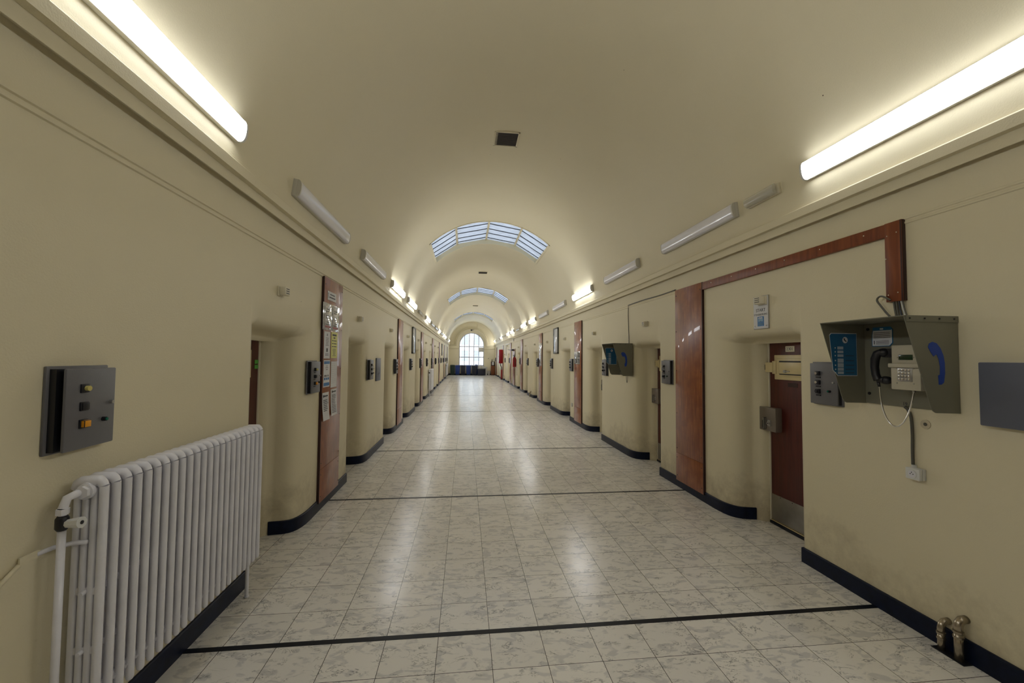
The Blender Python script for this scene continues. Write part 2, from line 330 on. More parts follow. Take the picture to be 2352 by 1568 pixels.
# ------------------------------------------------------------------ mesh helpers
class MB:
    def __init__(self): self.bm = bmesh.new(); self.mats = []
    def mi(self, m):
        if m not in self.mats: self.mats.append(m)
        return self.mats.index(m)
    def _fin(self, geom_verts, m, M=None, bevel=0, seg=2):
        if M is not None: bmesh.ops.transform(self.bm, matrix=M, verts=geom_verts)
        faces = set(f for v in geom_verts for f in v.link_faces)
        i = self.mi(m)
        for f in faces: f.material_index = i
        if bevel:
            es = list(set(e for v in geom_verts for e in v.link_edges))
            bmesh.ops.bevel(self.bm, geom=es, offset=bevel, segments=seg, affect='EDGES', clamp_overlap=True, profile=0.5)
    def box(self, lo, hi, m, bevel=0, M=None, seg=2):
        r = bmesh.ops.create_cube(self.bm, size=1)['verts']
        for v in r:
            v.co = Vector([(lo[k] + hi[k]) / 2 + v.co[k] * (hi[k] - lo[k]) for k in range(3)])
        self._fin(r, m, M, bevel, seg); return self
    def cyl(self, p0, p1, r0, m, r1=None, seg=16, cap=True):
        p0, p1 = Vector(p0), Vector(p1); d = p1 - p0
        r = bmesh.ops.create_cone(self.bm, cap_ends=cap, segments=seg, radius1=r0, radius2=r0 if r1 is None else r1, depth=d.length)['verts']
        M = Matrix.Translation((p0 + p1) / 2) @ Vector((0, 0, 1)).rotation_difference(d).to_matrix().to_4x4()
        self._fin(r, m, M); return self
    def ball(self, c, rad, m, sc=(1, 1, 1), seg=16):
        r = bmesh.ops.create_uvsphere(self.bm, u_segments=seg, v_segments=seg // 2, radius=rad)['verts']
        self._fin(r, m, Matrix.Translation(c) @ Matrix.Diagonal((*sc, 1))); return self
    def prism(self, poly, axis, a, b, m, bevel=0):
        """poly: 2-D outline; extruded along axis between a and b"""
        def P(u, v, w):
            return {'x': (w, u, v), 'y': (u, w, v), 'z': (u, v, w)}[axis]
        A = [self.bm.verts.new(P(u, v, a)) for u, v in poly]; B = [self.bm.verts.new(P(u, v, b)) for u, v in poly]
        n = len(poly); i = self.mi(m); fs = []
        fs.append(self.bm.faces.new(A)); fs.append(self.bm.faces.new(B[::-1]))
        for k in range(n): fs.append(self.bm.faces.new((A[k], B[k], B[(k + 1) % n], A[(k + 1) % n])))
        for f in fs: f.material_index = i
        bmesh.ops.recalc_face_normals(self.bm, faces=fs)
        if bevel:
            es = list(set(e for f in fs for e in f.edges))
            bmesh.ops.bevel(self.bm, geom=es, offset=bevel, segments=2, affect='EDGES', clamp_overlap=True)
        return self
    def tube(self, pts, r, m, seg=10, cap=True, closed=False):
        pts = [Vector(p) for p in pts]; n = len(pts); rings = []; i = self.mi(m)
        t0 = (pts[1] - pts[0]).normalized()
        u = t0.orthogonal().normalized()
        for k in range(n):
            t = (pts[min(k + 1, n - 1)] - pts[max(k - 1, 0)]).normalized()
            u = (u - t * u.dot(t)).normalized(); v = t.cross(u)
            rr = r[k] if isinstance(r, (list, tuple)) else r
            rings.append([self.bm.verts.new(pts[k] + (u * math.cos(2 * PI * j / seg) + v * math.sin(2 * PI * j / seg)) * rr) for j in range(seg)])
        for k in range(n - 1):
            for j in range(seg):
                f = self.bm.faces.new((rings[k][j], rings[k][(j + 1) % seg], rings[k + 1][(j + 1) % seg], rings[k + 1][j])); f.material_index = i
        if cap:
            f = self.bm.faces.new(rings[0][::-1]); f.material_index = i
            f = self.bm.faces.new(rings[-1]); f.material_index = i
        return self
    def quad(self, pts, m):
        f = self.bm.faces.new([self.bm.verts.new(p) for p in pts]); f.material_index = self.mi(m); return self
    def mesh(self, me, m, M):
        i = self.mi(m); vs = [self.bm.verts.new(M @ v.co) for v in me.vertices]
        for p in me.polygons:
            try:
                f = self.bm.faces.new([vs[k] for k in p.vertices]); f.material_index = i
            except ValueError: pass
        return self
    def text(self, s, size, at, m, M=None, align='CENTER'):
        me = text_mesh(s, size, align)
        T = Matrix.Translation(at) @ Matrix.Rotation(PI / 2, 4, 'X')
        return self.mesh(me, m, (M @ T) if M is not None else T)
    def build(self, name, parent=None, loc=None, angle=38, flip=False):
        me = bpy.data.meshes.new(name)
        for e in self.bm.edges:
            if len(e.link_faces) == 2:
                e.smooth = e.calc_face_angle(0) < math.radians(angle)
        for f in self.bm.faces: f.smooth = True
        self.bm.to_mesh(me); self.bm.free()
        for m in self.mats: me.materials.append(m)
        o = bpy.data.objects.new(name, me); COL.objects.link(o)
        if parent: o.parent = parent
        if loc: o.location = loc
        return o

TEXTS = {}
def text_mesh(s, size, align='CENTER'):
    k = (s, size, align)
    if k not in TEXTS:
        c = bpy.data.curves.new('lettering', 'FONT'); c.body = s; c.size = size; c.align_x = align; c.align_y = 'CENTER'; c.resolution_u = 3
        c.extrude = 0.0004
        o = bpy.data.objects.new('lettering', c); COL.objects.link(o)
        bpy.context.view_layer.update()
        dg = bpy.context.evaluated_depsgraph_get()
        TEXTS[k] = bpy.data.meshes.new_from_object(o.evaluated_get(dg))
        bpy.data.objects.remove(o)
        bpy.data.curves.remove(c)
    return TEXTS[k]

def tag(o, label=None, cat=None, group=None, kind=None):
    if label: o['label'] = label
    if cat: o['category'] = cat
    if group: o['group'] = group
    if kind: o['kind'] = kind
    return o
def empty(name, loc=(0, 0, 0), rz=0):
    o = bpy.data.objects.new(name, None); o.empty_display_size = 0.1
    COL.objects.link(o); o.location = loc; o.rotation_euler = (0, 0, rz); return o
def dup(root, loc=None, rz=None):
    r = root.copy(); COL.objects.link(r)
    if loc is not None: r.location = loc
    if rz is not None: r.rotation_euler = (0, 0, rz)
    for ch in list(root.children):
        c = ch.copy(); COL.objects.link(c); c.parent = r
        for g in list(ch.children):
            d = g.copy(); COL.objects.link(d); d.parent = c
    return r

XL, XR = -1.548, 2.780
YB, YE = -8.0, 38.9                   # corridor ends
CX, CZ, RV = 0.616, 2.86, 2.12        # vault axis and radius
def wall_empty(name, side, y, z, x=None):
    """local x = right when facing the wall, y = into the wall, z = up"""
    if side == 'L': return empty(name, (XL if x is None else x, y, z), PI / 2)
    return empty(name, (XR if x is None else x, y, z), -PI / 2)
def wspot(side, y, z): return ((XL if side == 'L' else XR), y, z), (PI / 2 if side == 'L' else -PI / 2)
ORD = ['first', 'second', 'third', 'fourth', 'fifth', 'sixth', 'seventh', 'eighth', 'ninth', 'tenth', 'eleventh', 'twelfth', 'thirteenth', 'fourteenth', 'fifteenth', 'sixteenth', 'seventeenth']

# ------------------------------------------------------------------ positions along the corridor
NL = [3.18, 5.68, 8.14, 10.60, 13.05, 15.47, 17.90, 20.45, 22.75, 25.17, 27.85, 30.65, 33.7, 36.3]
NR = [3.145, 5.64, 8.17, 10.745, 13.27, 15.80, 18.32, 20.91, 26.02, 28.95, 34.3]

# ------------------------------------------------------------------ the two long walls with their door niches
LAT = [(0, 0), (0.004, .24), (.095, .24), (.10, .37), (.795, .37), (.802, .335), (.815, .295), (.84, .262), (.885, .24),
       (.893, .20), (.902, .155), (.915, .115), (.935, .08), (.965, .052), (1.01, .03), (1.07, .014), (1.14, .004), (1.22, 0)]
LAT_L = [(0, 0), (0.004, .24), (.095, .24), (.10, .37), (.845, .37), (.850, .335), (.862, .295), (.880, .262), (.908, .24),
         (.913, .20), (.919, .155), (.928, .115), (.942, .08), (.968, .052), (1.01, .03), (1.07, .014), (1.14, .004), (1.22, 0)]
def zi(t):
    q = (t - 0.45) / 0.43
    return 1.775 + 0.045 * max(-0.1, 1 - q * q), 1.842 + 0.088 * max(-0.12, 1 - q * q)
def build_wall(name, side, starts):
    X0 = XL if side == 'L' else XR; sg = -1 if side == 'L' else 1
    bm = bmesh.new(); cols = []
    cols.append((YB, 0, None))
    for a in starts:
        cols.append((a - 0.02, 0, 0.0))
        for t, d in (LAT if side == 'R' else LAT_L):
            cols.append((a + t, d, t))
    cols.append((YE, 0, None))
    grid = []
    for y, d, t in cols:
        z0, zo = zi(t if t is not None else 2.0); z0 += .028 if side == 'R' else 0; gp = zo - z0
        rows = [(-0.03, .37), (0.6, .37), (1.2, .37), (z0, .37), (z0 + .002, .24)] + [(z0 + gp * k_, dd) for k_, dd in ((.30, .237), (.60, .215), (.80, .165), (.92, .12), (1.0, .085))] + [(zo + k_, dd) for k_, dd in ((.012, .052), (.028, .026), (.048, .010), (.075, 0))] + [(2.2, 0), (2.99, 0)]
        grid.append([bm.verts.new((X0 + sg * min(d, dd), y, z)) for z, dd in rows])
    for i in range(len(grid) - 1):
        for j in range(len(grid[0]) - 1):
            q = (grid[i][j], grid[i + 1][j], grid[i + 1][j + 1], grid[i][j + 1])
            bm.faces.new(q if side == 'R' else q[::-1])
    mb = MB(); mb.bm.free(); mb.bm = bm; mb.mi(M_WALL)
    o = mb.build(name, angle=27); tag(o, kind='structure'); return o
build_wall('wall_left', 'L', NL)
build_wall('wall_right', 'R', NR)

def build_base(name, side, starts):
    X0 = XL if side == 'L' else XR; sg = -1 if side == 'L' else 1
    mb = MB(); prev = None; th = 0.016; hgt = 0.118
    runs = []
    path = [(YB + 0.01, 0)]
    for a in starts:
        path += [(a - 0.002, 0), (a - 0.002, .10), (a - .002, .22)]
        runs.append(path)
        path = [(a + t, d) for t, d in (LAT if side == 'R' else LAT_L) if t >= .883 and d < .25]
    path.append((YE - 0.01, 0)); runs.append(path)
    for k, path in enumerate(runs):
        # offset towards the corridor (negative depth) / along y at corners
        P = [Vector((y, d)) for y, d in path]; off = []
        for i, p in enumerate(P):
            t1 = (P[i] - P[i - 1]).normalized() if i else (P[1] - P[0]).normalized()
            t2 = (P[i + 1] - P[i]).normalized() if i < len(P) - 1 else t1
            n1 = Vector((t1.y, -t1.x)); n2 = Vector((t2.y, -t2.x)); n = (n1 + n2).normalized()
            off.append(p + n * th / max(0.5, n.dot(n1)))
        inner = P; h2 = hgt
        ring = []
        for pi, po in zip(inner, off):
            ring.append([mb.bm.verts.new((X0 + sg * v.y, v.x, z)) for v, z in ((pi, 0.0), (po, 0.0), (po, h2 - .006), (po * .7 + pi * .3, h2), (pi, h2))])
        i = mb.mi(M_BASE)
        for a_, b_ in zip(ring, ring[1:]):
            for j in range(4):
                f = mb.bm.faces.new((a_[j], b_[j], b_[j + 1], a_[j + 1])); f.material_index = i
        mb.bm.faces.new(ring[0]); mb.bm.faces.new(ring[-1][::-1])
    bmesh.ops.recalc_face_normals(mb.bm, faces=mb.bm.faces)
    o = mb.build(name, angle=30); tag(o, kind='structure')
build_base('baseboard_left', 'L', NL)
build_base('baseboard_right', 'R', NR)

fl = MB(); fl.box((-2.1, YB - .1, -0.15), (3.4, YE + .5, 0.0), M_FLOOR)
tag(fl.build('floor'), kind='structure')
k = 1
for y in (2.545, 4.985, 7.47, 12.72, 17.95, 28.2):
    wdt = 0.036 if y < 4 else 0.030
    mb = MB(); mb.box((XL + .002, y - wdt / 2, 0.0), (XR - .002, y + wdt / 2, 0.0025), M_LINE)
    tag(mb.build('trim_%d' % k), kind='structure'); k += 1

# cornices and picture rails
def sweep(name, prof, sgX, X0, m, y0=YB, y1=YE):
    mb = MB(); mb.prism([(X0 + sgX * u, z) for u, z in prof], 'y', y0, y1, m)
    o = mb.build(name, angle=25); tag(o, kind='structure'); return o
CORN = [(0.0, 2.775), (0.010, 2.772), (0.020, 2.777), (0.029, 2.788), (0.034, 2.802), (0.037, 2.806), (0.033, 2.809), (0.034, 2.815), (0.038, 2.818), (0.084, 2.820), (0.086, 2.884), (0.084, 2.888), (0.046, 2.890), (0.046, 2.99), (-0.01, 2.99), (-0.01, 2.775)]
sweep('trim_7', CORN, 1, XL, M_WALL)
CORN_R = [(0.076, 2.895) if p == (0.084, 2.888) else p for p in CORN]
sweep('trim_8', CORN_R, -1, XR, M_WALL)
RAIL = [(-.002, 2.503), (0.010, 2.507), (0.012, 2.517), (0.004, 2.521), (0.005, 2.531), (0.014, 2.535), (0.015, 2.545), (-.002, 2.550)]
sweep('trim_9', RAIL, 1, XL, M_WALL)
sweep('trim_10', [(a * .6, b + .02) for a, b in RAIL], -1, XR, M_WALL)

# vault with skylight openings
SKY = [(9.93, 11.95), (19.55, 21.85), (30.25, 32.4)]
A0, A1 = math.radians(47.6), math.radians(135.6)
def build_vault():
    mb = MB(); bm = mb.bm; mb.mi(M_WALL)
    angs = [math.radians(-3 + i * (47.6 + 3) / 16) for i in range(16)] + [A0 + (A1 - A0) * i / 28 for i in range(28)] + [A1 + (math.radians(183) - A1) * i / 16 for i in range(17)]
    ys = [YB] + [v for s in SKY for v in s] + [YE]
    G = {}
    def V(i, j, r=RV):
        key = (i, j, r)
        if key not in G:
            a = angs[i]; G[key] = bm.verts.new((CX + r * math.cos(a), ys[j], CZ + r * math.sin(a)))
        return G[key]
    H = 0.24
    for j in range(len(ys) - 1):
        hole = j % 2 == 1
        for i in range(len(angs) - 1):
            if hole and angs[i] >= A0 - 1e-6 and angs[i + 1] <= A1 + 1e-6: continue
            bm.faces.new((V(i, j), V(i, j + 1), V(i + 1, j + 1), V(i + 1, j)))
        if hole:
            r2 = RV + H
            ii = [i for i in range(len(angs)) if A0 - 1e-6 <= angs[i] <= A1 + 1e-6]
            for i in ii[:-1]:
                for jj in (j, j + 1):
                    bm.faces.new((V(i, jj), V(i + 1, jj), V(i + 1, jj, r2), V(i, jj, r2)))
            for i in (ii[0], ii[-1]):
                bm.faces.new((V(i, j), V(i, j + 1), V(i, j + 1, r2), V(i, j, r2)))
    bmesh.ops.recalc_face_normals(bm, faces=bm.faces)
    o = mb.build('ceiling', angle=40); tag(o, kind='structure'); return o
build_vault()
for k, (y0, y1) in enumerate(SKY):
    root = empty('window_%d' % (k + 2), (CX, (y0 + y1) / 2, CZ)); tag(root, kind='structure')
    hy = (y1 - y0) / 2
    fr = MB()
    P = [(math.cos(A0 + (A1 - A0) * i / 4), math.sin(A0 + (A1 - A0) * i / 4)) for i in range(5)]
    ra = RV + 0.14
    # raised edge frame lining the opening
    for s in (-1, 1):
        for i in range(24):
            a = A0 + (A1 - A0) * i / 24; b = A0 + (A1 - A0) * (i + 1) / 24
            lo, hi = RV - .012, RV + .012
            fr.prism([(lo * math.cos(a), lo * math.sin(a)), (hi * math.cos(a), hi * math.sin(a)), (hi * math.cos(b), hi * math.sin(b)), (lo * math.cos(b), lo * math.sin(b))], 'y', s * hy - (0.0 if s < 0 else .03), s * hy + (.03 if s < 0 else 0.0), M_YELLOW if False else M_WALL)
    for a, s in ((A0, 1), (A1, -1)):
        t = Vector((-math.sin(a), math.cos(a))) * s
        n = Vector((math.cos(a), math.sin(a)))
        q = [n * (RV - .015), n * (RV + .19), n * (RV + .19) + t * .06, n * (RV - .015) + t * .05]
        fr.prism([tuple(v) for v in q], 'y', -hy, hy, M_WALL)
    fr.build('frame', root)
    for i in range(1, 4):
        mb = MB(); n = Vector(P[i]); t = Vector((-n.y, n.x)) * .024
        q = [n * (ra - .04) - t, n * (ra - .04) + t, n * (ra + .05) + t, n * (ra + .05) - t]
        mb.prism([tuple(v) for v in q], 'y', -hy, hy, M_WALL); mb.build('mullion', root)
    for i in range(4):
        p, q = Vector(P[i]) * ra, Vector(P[i + 1]) * ra; n = ((p + q) / 2).normalized()
        mb = MB(); mb.quad([(p.x, -hy, p.y), (q.x, -hy, q.y), (q.x, hy, q.y), (p.x, hy, p.y)], M_FROST)
        pane = mb.build('pane', root)
        bars = MB()
        for j in range(5):
            yy = -hy + (2 * hy) * (j + .5) / 5 + (random.random() - .5) * .05
            d = (p - q).normalized()
            bars.prism([tuple(p - n * .002), tuple(q - n * .002), tuple(q - n * .018), tuple(p - n * .018)], 'y', yy - .010, yy + .010, M_BLACK)
        bars.build('glazing_bar', pane)

# unseen back wall closing the corridor, made dark to cut bounced light
mb = MB(); mb.box((-2.2, YB - .2, -.1), (3.5, YB, 5.2), M_DOOR); tag(mb.build('wall_back'), kind='structure')

# ------------------------------------------------------------------ end wall with its arched window
WX0, WX1, WZ0, WZS = -0.605, 1.735, 0.86, 2.79
WC, WR = (WX0 + WX1) / 2, (WX1 - WX0) / 2
def end_wall():
    mb = MB(); bm = mb.bm; mb.mi(M_WALL)
    y = YE
    n = 24
    inner = [(WX0, WZ0)] + [(WC - WR * math.cos(PI * i / n), WZS + WR * math.sin(PI * i / n)) for i in range(n + 1)] + [(WX1, WZ0)]
    L, Rr, T = -2.2, 3.5, 5.3
    # fan of quads from the opening outline to the outer rectangle
    def outer(p):
        x, z = p
        if x <= WX0 + 1e-6: return (L, z)
        if x >= WX1 - 1e-6: return (Rr, z)
        dx, dz = x - WC, z - WZS
        s = min((abs((L if dx < 0 else Rr) - WC) / abs(dx)) if abs(dx) > 1e-6 else 9e9, (T - WZS) / dz if dz > 1e-6 else 9e9)
        return (WC + dx * s, WZS + dz * s)
    I = [bm.verts.new((x, y, z)) for x, z in inner]; O = [bm.verts.new((p[0], y, p[1])) for p in map(outer, inner)]
    for i in range(len(inner) - 1): bm.faces.new((I[i], I[i + 1], O[i + 1], O[i]))
    # corners of the rectangle, below the sill
    for cx_, idx in ((L, None), (Rr, None)):
        cand = [i for i in range(len(inner)) if abs(outer(inner[i])[0] - cx_) < 1e-4 and abs(outer(inner[i])[1] - T) > 1e-4]
        i0 = max(cand, key=lambda i: outer(inner[i])[1]); nb = i0 + 1 if cx_ == L else i0 - 1
        c = bm.verts.new((cx_, y, T)); bm.faces.new((O[i0], c, O[nb]))
    b = [bm.verts.new(v) for v in ((L, y, -.1), (WX0, y, -.1), (WX1, y, -.1), (Rr, y, -.1))]
    bm.faces.new((b[0], b[1], I[0], O[0])); bm.faces.new((b[1], b[2], I[-1], I[0])); bm.faces.new((b[2], b[3], O[-1], I[-1]))
    # reveal
    D = [bm.verts.new((x, y + .32, z)) for x, z in inner]
    for i in range(len(inner) - 1): bm.faces.new((I[i], D[i], D[i + 1], I[i + 1]))
    bm.faces.new((I[-1], D[-1], D[0], I[0]))
    # outer leaf so no light passes round the opening
    o = mb.build('wall_end', angle=40); tag(o, kind='structure')
end_wall()
def arch_strip(mb, r0, r1, y0, y1, m, cx, cz, n=32):
    for i in range(n):
        a, b = PI * i / n, PI * (i + 1) / n
        mb.prism([(cx + r0 * math.cos(a), cz + r0 * math.sin(a)), (cx + r1 * math.cos(a), cz + r1 * math.sin(a)), (cx + r1 * math.cos(b), cz + r1 * math.sin(b)), (cx + r0 * math.cos(b), cz + r0 * math.sin(b))], 'y', y0, y1, m)
mb = MB()
arch_strip(mb, 1.485, 1.53, YE - .07, YE, M_WALL, 0.555, 2.93)
arch_strip(mb, 1.41, 1.45, YE - .045, YE, M_WALL, 0.555, 2.90)
for s, xw in ((-1, XL), (1, XR)):
    xa, xb = 0.555 + s * 1.53, xw
    mb.box((min(xa, xb), YE - .07, 2.80), (max(xa, xb), YE, 2.845), M_WALL)
    mb.box((min(xa, 0.555 + s * 1.485), YE - .07, 2.80), (max(xa, 0.555 + s * 1.485), YE, 2.95), M_WALL)
    mb.box((min(0.555 + s * 1.41, xw), YE - .045, 2.72), (max(0.555 + s * 1.41, xw), YE, 2.76), M_WALL)
    mb.box((min(0.555 + s * 1.45, 0.555 + s * 1.41), YE - .045, 2.72), (max(0.555 + s * 1.45, 0.555 + s * 1.41), YE, 2.91), M_WALL)
    mb.box((min(0.555 + s * 1.19, xw), YE - .05, 2.47), (max(0.555 + s * 1.19, xw), YE, 2.50), M_WALL)
tag(mb.build('trim_11'), kind='structure')
mb = MB(); mb.box((XL, YE - .02, 0), (XR, YE, .12), M_BASE); tag(mb.build('baseboard_end'), kind='structure')

win = empty('window_1', (WC, YE + .24, WZS)); tag(win, kind='structure')
mb = MB()
arch_strip(mb, WR - .07, WR + .01, -.04, .04, M_FRAMEW, 0, 0)
for s in (-1, 1): mb.box((min(s * (WR - .07), s * WR), -.04, WZ0 - WZS), (max(s * (WR - .07), s * WR), .04, 0), M_FRAMEW)
mb.box((-WR, -.04, WZ0 - WZS), (WR, .04, WZ0 - WZS + .07), M_FRAMEW)
mb.build('frame', win)
MU = [-0.665, -0.225, 0.222, 0.668]
for x in MU:
    mb = MB(); top = math.sqrt((WR - .04) ** 2 - x * x); mb.box((x - .036, -.035, WZ0 - WZS), (x + .036, .035, top), M_FRAMEW); mb.build('mullion', win)
for z in (-0.13, -1.13):
    mb = MB(); mb.box((-WR + .05, -.04, z - .04), (WR - .05, .036, z + .04), M_FRAMEW); mb.build('transom', win)
xs = [-WR + .05] + MU + [WR - .05]
for c in range(5):
    xa, xb = xs[c] + .036, xs[c + 1] - .036
    for r_, (za, zb) in enumerate(((WZ0 - WZS + .05, -1.17), (-1.09, -.17), (-.09, 1.1))):
        def zt(x): return min(zb, math.sqrt(max(.0001, (WR - .06) ** 2 - x * x))) if r_ == 2 else zb
        g = MB()
        n = 6
        for q in range(n):
            u0, u1 = xa + (xb - xa) * q / n, xa + (xb - xa) * (q + 1) / n
            g.quad([(u0, .005, za), (u1, .005, za), (u1, .005, zt(u1)), (u0, .005, zt(u0))], M_GLASS)
        pane = g.build('pane', win)
        ld = MB()
        for q in (1, 2):
            u = xa + (xb - xa) * q / 3; ld.box((u - .006, -.005, za), (u + .006, .012, zt(u)), M_LEAD)
        zz = za + .24
        while zz < zt((xa + xb) / 2) - .05:
            hw = xb if r_ < 2 else min(xb, math.sqrt(max(0, (WR - .06) ** 2 - zz * zz))) if zz > 0 else xb
            lw = xa if r_ < 2 else max(xa, -math.sqrt(max(0, (WR - .06) ** 2 - zz * zz))) if zz > 0 else xa
            if hw > lw: ld.box((lw, -.005, zz - .006), (hw, .012, zz + .006), M_LEAD)
            zz += .24
        ld.build('lead_bar', pane)
mb = MB(); mb.box((.70, -.06, -.62), (1.10, -.045, -.20), M_CAP, .004); mb.build('brown_panel', win)['label'] = 'beige panel fixed over the upper right panes'
mb = MB(); mb.box((-WR, -.30, WZ0 - WZS - .03), (WR, .1, WZ0 - WZS), M_FRAMEW, .004); mb.build('window_sill', win)

# the pale building across the yard
bd = empty('building', (0.5, 52, -3)); tag(bd, 'pale facade with rows of windows seen through the arched end window', 'building')
mb = MB(); mb.box((-1.5, 0, 0), (9, 6, 9.2), M_FACADE); mb.build('facade', bd)
for i in range(4):
    for j in range(3):
        mb = MB(); mb.box((-1.0 + i * 1.5, -.06, 2.2 + j * 2.0), (-.15 + i * 1.5, .02, 3.5 + j * 2.0), M_FACWIN, .01)
        w_ = mb.build('window', bd)

# ------------------------------------------------------------------ cell doors (set back in the niches)
def make_door(n, side, a, full):
    sg = 1 if side == 'L' else -1          # local x of increasing corridor depth
    root = wall_empty('door_%d' % n, side, a, 0); tag(root, kind='structure'); hw = False
    def bx(mb, y0, y1, d0, d1, z0, z1, m, bev=0):
        if hw and side == 'L': y1, y0 = max(.1, hw - y0), max(.1, hw - y1)
        elif side == 'L' and y1 > .7: y1 += .05; y0 += (.05 if y0 > .7 else 0)
        x0, x1 = sorted((sg * y0, sg * y1)); mb.box((x0, d0, z0), (x1, d1, z1), m, bev)
    mb = MB(); bx(mb, .104, .775, .335, .369, .045, 1.85, M_DOOR, .003); mb.build('door_leaf', root)
    mb = MB(); bx(mb, .778, .793, .325, .369, .0, 1.853, M_IVORY, .003); mb.build('door_frame', root)
    mb = MB(); bx(mb, .096, .79, .318, .368, .0, .03, M_LINE, .004); bx(mb, .10, .78, .325, .368, .03, .044, M_YELLOW, .003); mb.build('threshold', root)
    mb = MB(); bx(mb, .115, .765, .329, .336, .05, .30, M_KICK, .002)
    for t in (.2, .35, .5, .65): bx(mb, t, t + .008, .327, .33, .285, .293, M_BLACK)
    mb.build('kick_plate', root)
    # lock case
    hw = .96; fx = (lambda t: sg * (hw - t)) if side == 'L' else (lambda t: sg * t)
    lk = MB(); bx(lk, .62, .86, .262, .335, .935, 1.17, M_LOCK, .006); lo = lk.build('lock_case', root)
    mb = MB(); bx(mb, .765, .80, .256, .266, .955, 1.035, M_BLACK, .002); bx(mb, .745, .762, .235, .264, .95, 1.07, M_STEEL, .004); mb.build('lever', lo)
    mb = MB(); bx(mb, .685, .725, .256, .264, .985, 1.045, M_STEEL, .003); mb.cyl((fx(.705), .265, 1.015), (fx(.705), .245, 1.015), .016, M_CHROME); mb.cyl((fx(.705), .247, 1.015), (fx(.705), .243, 1.015), .006, M_BLACK); mb.build('keyhole', lo)
    # food hatch
    hw = .88
    hp = MB(); bx(hp, .20, .70, .322, .336, 1.455, 1.70, M_YELLOW, .006); bx(hp, .235, .665, .316, .324, 1.49, 1.665, M_YELLOW, .004); ho = hp.build('food_hatch', root)
    mb = MB(); bx(mb, .275, .625, .3145, .317, 1.505, 1.642, M_BLACK); bx(mb, .28, .62, .305, .315, 1.512, 1.632, M_YELLOW, .004); mb.build('hatch_flap', ho)
    mb = MB(); mb.cyl((fx(.53), .31, 1.54), (fx(.53), .285, 1.54), .014, M_STEEL); bx(mb, .47, .53, .288, .294, 1.535, 1.545, M_STEEL); mb.build('knob', ho)
    mb = MB(); bx(mb, .70, .80, .300, .335, 1.525, 1.625, M_YELLOW, .006); bx(mb, .665, .715, .308, .33, 1.51, 1.64, M_YELLOW, .004); bx(mb, .80, .825, .305, .33, 1.545, 1.605, M_BLACK, .003); mb.build('hatch_bolt', root)
    hw = False
    if full == 'number':
        mb = MB(); bx(mb, .45, .56, .331, .336, 1.73, 1.785, M_IVORY, .001)
        mb.text('2301', .043, (sg * .505, .3302, 1.757), M_INK); mb.build('number_plate', root)['label'] = 'number plate reading 2301'
        mb = MB(); bx(mb, .42, .54, .3335, .336, 1.39, 1.43, mat('faded_mark', (0.03, 0.008, 0.006, 1), .5)); mb.build('faded_sticker', root)
    if full == 'green':
        mb = MB(); bx(mb, .71, .768, .331, .336, 1.575, 1.61, M_GREENS); bx(mb, .71, .768, .331, .336, 1.53, 1.565, M_GREENS); mb.build('green_sticker', root)['label'] = 'two green tape stickers'
    return root
n = 1
for side, starts in (('R', NR), ('L', NL)):
    proto = None
    for i, a in enumerate(starts):
        if i == 0: make_door(n, side, a, 'number' if side == 'R' else 'green')
        elif proto is None: proto = make_door(n, side, a, '')
        else:
            r_ = dup(proto, wspot(side, a, 0)[0]); r_.name = 'door_%d' % n; r_['kind'] = 'structure'
        n += 1

# ------------------------------------------------------------------ cell intercom panels
def make_intercom(style):
    root = empty('cell_intercom')
    mb = MB(); mb.box((-.132, -.012, -.166), (.132, .0, .166), M_PANEL, .004); mb.box((-.12, -.035, -.155), (.12, -.012, .155), M_BLACK); mb.build('back_box', root)
    mb = MB()
    M = Matrix.Translation((.118, -.035, 0)) @ Matrix.Rotation(math.radians(4 if style == 'ajar' else 0), 4, 'Z') @ Matrix.Translation((-.118, .035, 0))
    mb.box((-.118, -.050, -.158), (.124, -.038, .156), M_PANEL, .005, M=M); mb.build('cover', root)
    dy = -.056
    for i, z in enumerate((.078, .008, -.060)):
        b = MB()
        b.box((-.055, dy - .012, z - .017), (-.019, dy + .008, z + .017), M_BLACK, .002)
        if style == 'plain':
            b.cyl((-.037, dy - .010, z), (-.037, dy - .022, z), .011, M_CHROME if i < 2 else M_BLACK, seg=14)
        elif i == 0: b.cyl((-.034, dy - .010, z), (-.034, dy - .024, z), .010, M_YBTN, seg=14)
        elif i == 1: b.box((-.050, dy - .016, z - .014), (-.020, dy - .008, z + .014), M_BLACK, .002)
        else: b.box((-.050, dy - .024, z - .014), (-.020, dy - .008, z + .014), M_ORANGE, .002)
        b.build('button', root)
        b = MB(); b.box((-.058, dy, z - .036), (-.018, dy + .008, z - .026), M_BLACK); b.build('name_strip', root)
    b = MB(); b.cyl((.098, -.046, .012), (.098, dy - .008, .012), .007, M_STEEL, seg=14); b.build('cover_screw', root)
    b = MB(); b.cyl((.062, -.046, -.055), (.062, dy - .012, -.055), .009, M_BLACK, seg=12); b.cyl((.062, dy - .010, -.055), (.062, dy - .016, -.055), .006, M_GBTN, seg=12); b.build('indicator_light', root)
    return root
cp = {k: make_intercom(k) for k in ('ajar', 'orange', 'plain')}
used = set()
def place_proto(table, key, side, y, z, name=None):
    loc, rz = wspot(side, y, z)
    if key in used: r_ = dup(table[key], loc, rz)
    else:
        r_ = table[key]; used.add(key); r_.location = loc; r_.rotation_euler = (0, 0, rz)
    return r_
CPL = [1.838, 4.365, 6.865, 9.32, 11.84, 14.34, 16.72, 19.12, 21.6, 24.02, 26.35, 29.0, 31.85, 34.78]
CPR = [2.885, 5.395, 7.93, 10.54, 13.045, 15.625, 18.18, 20.78, 25.95, 28.75, 37.85]
lab_l = ['grey intercom panel with ajar cover and orange button above the big radiator', 'grey intercom panel with orange button left of the paper covered board']
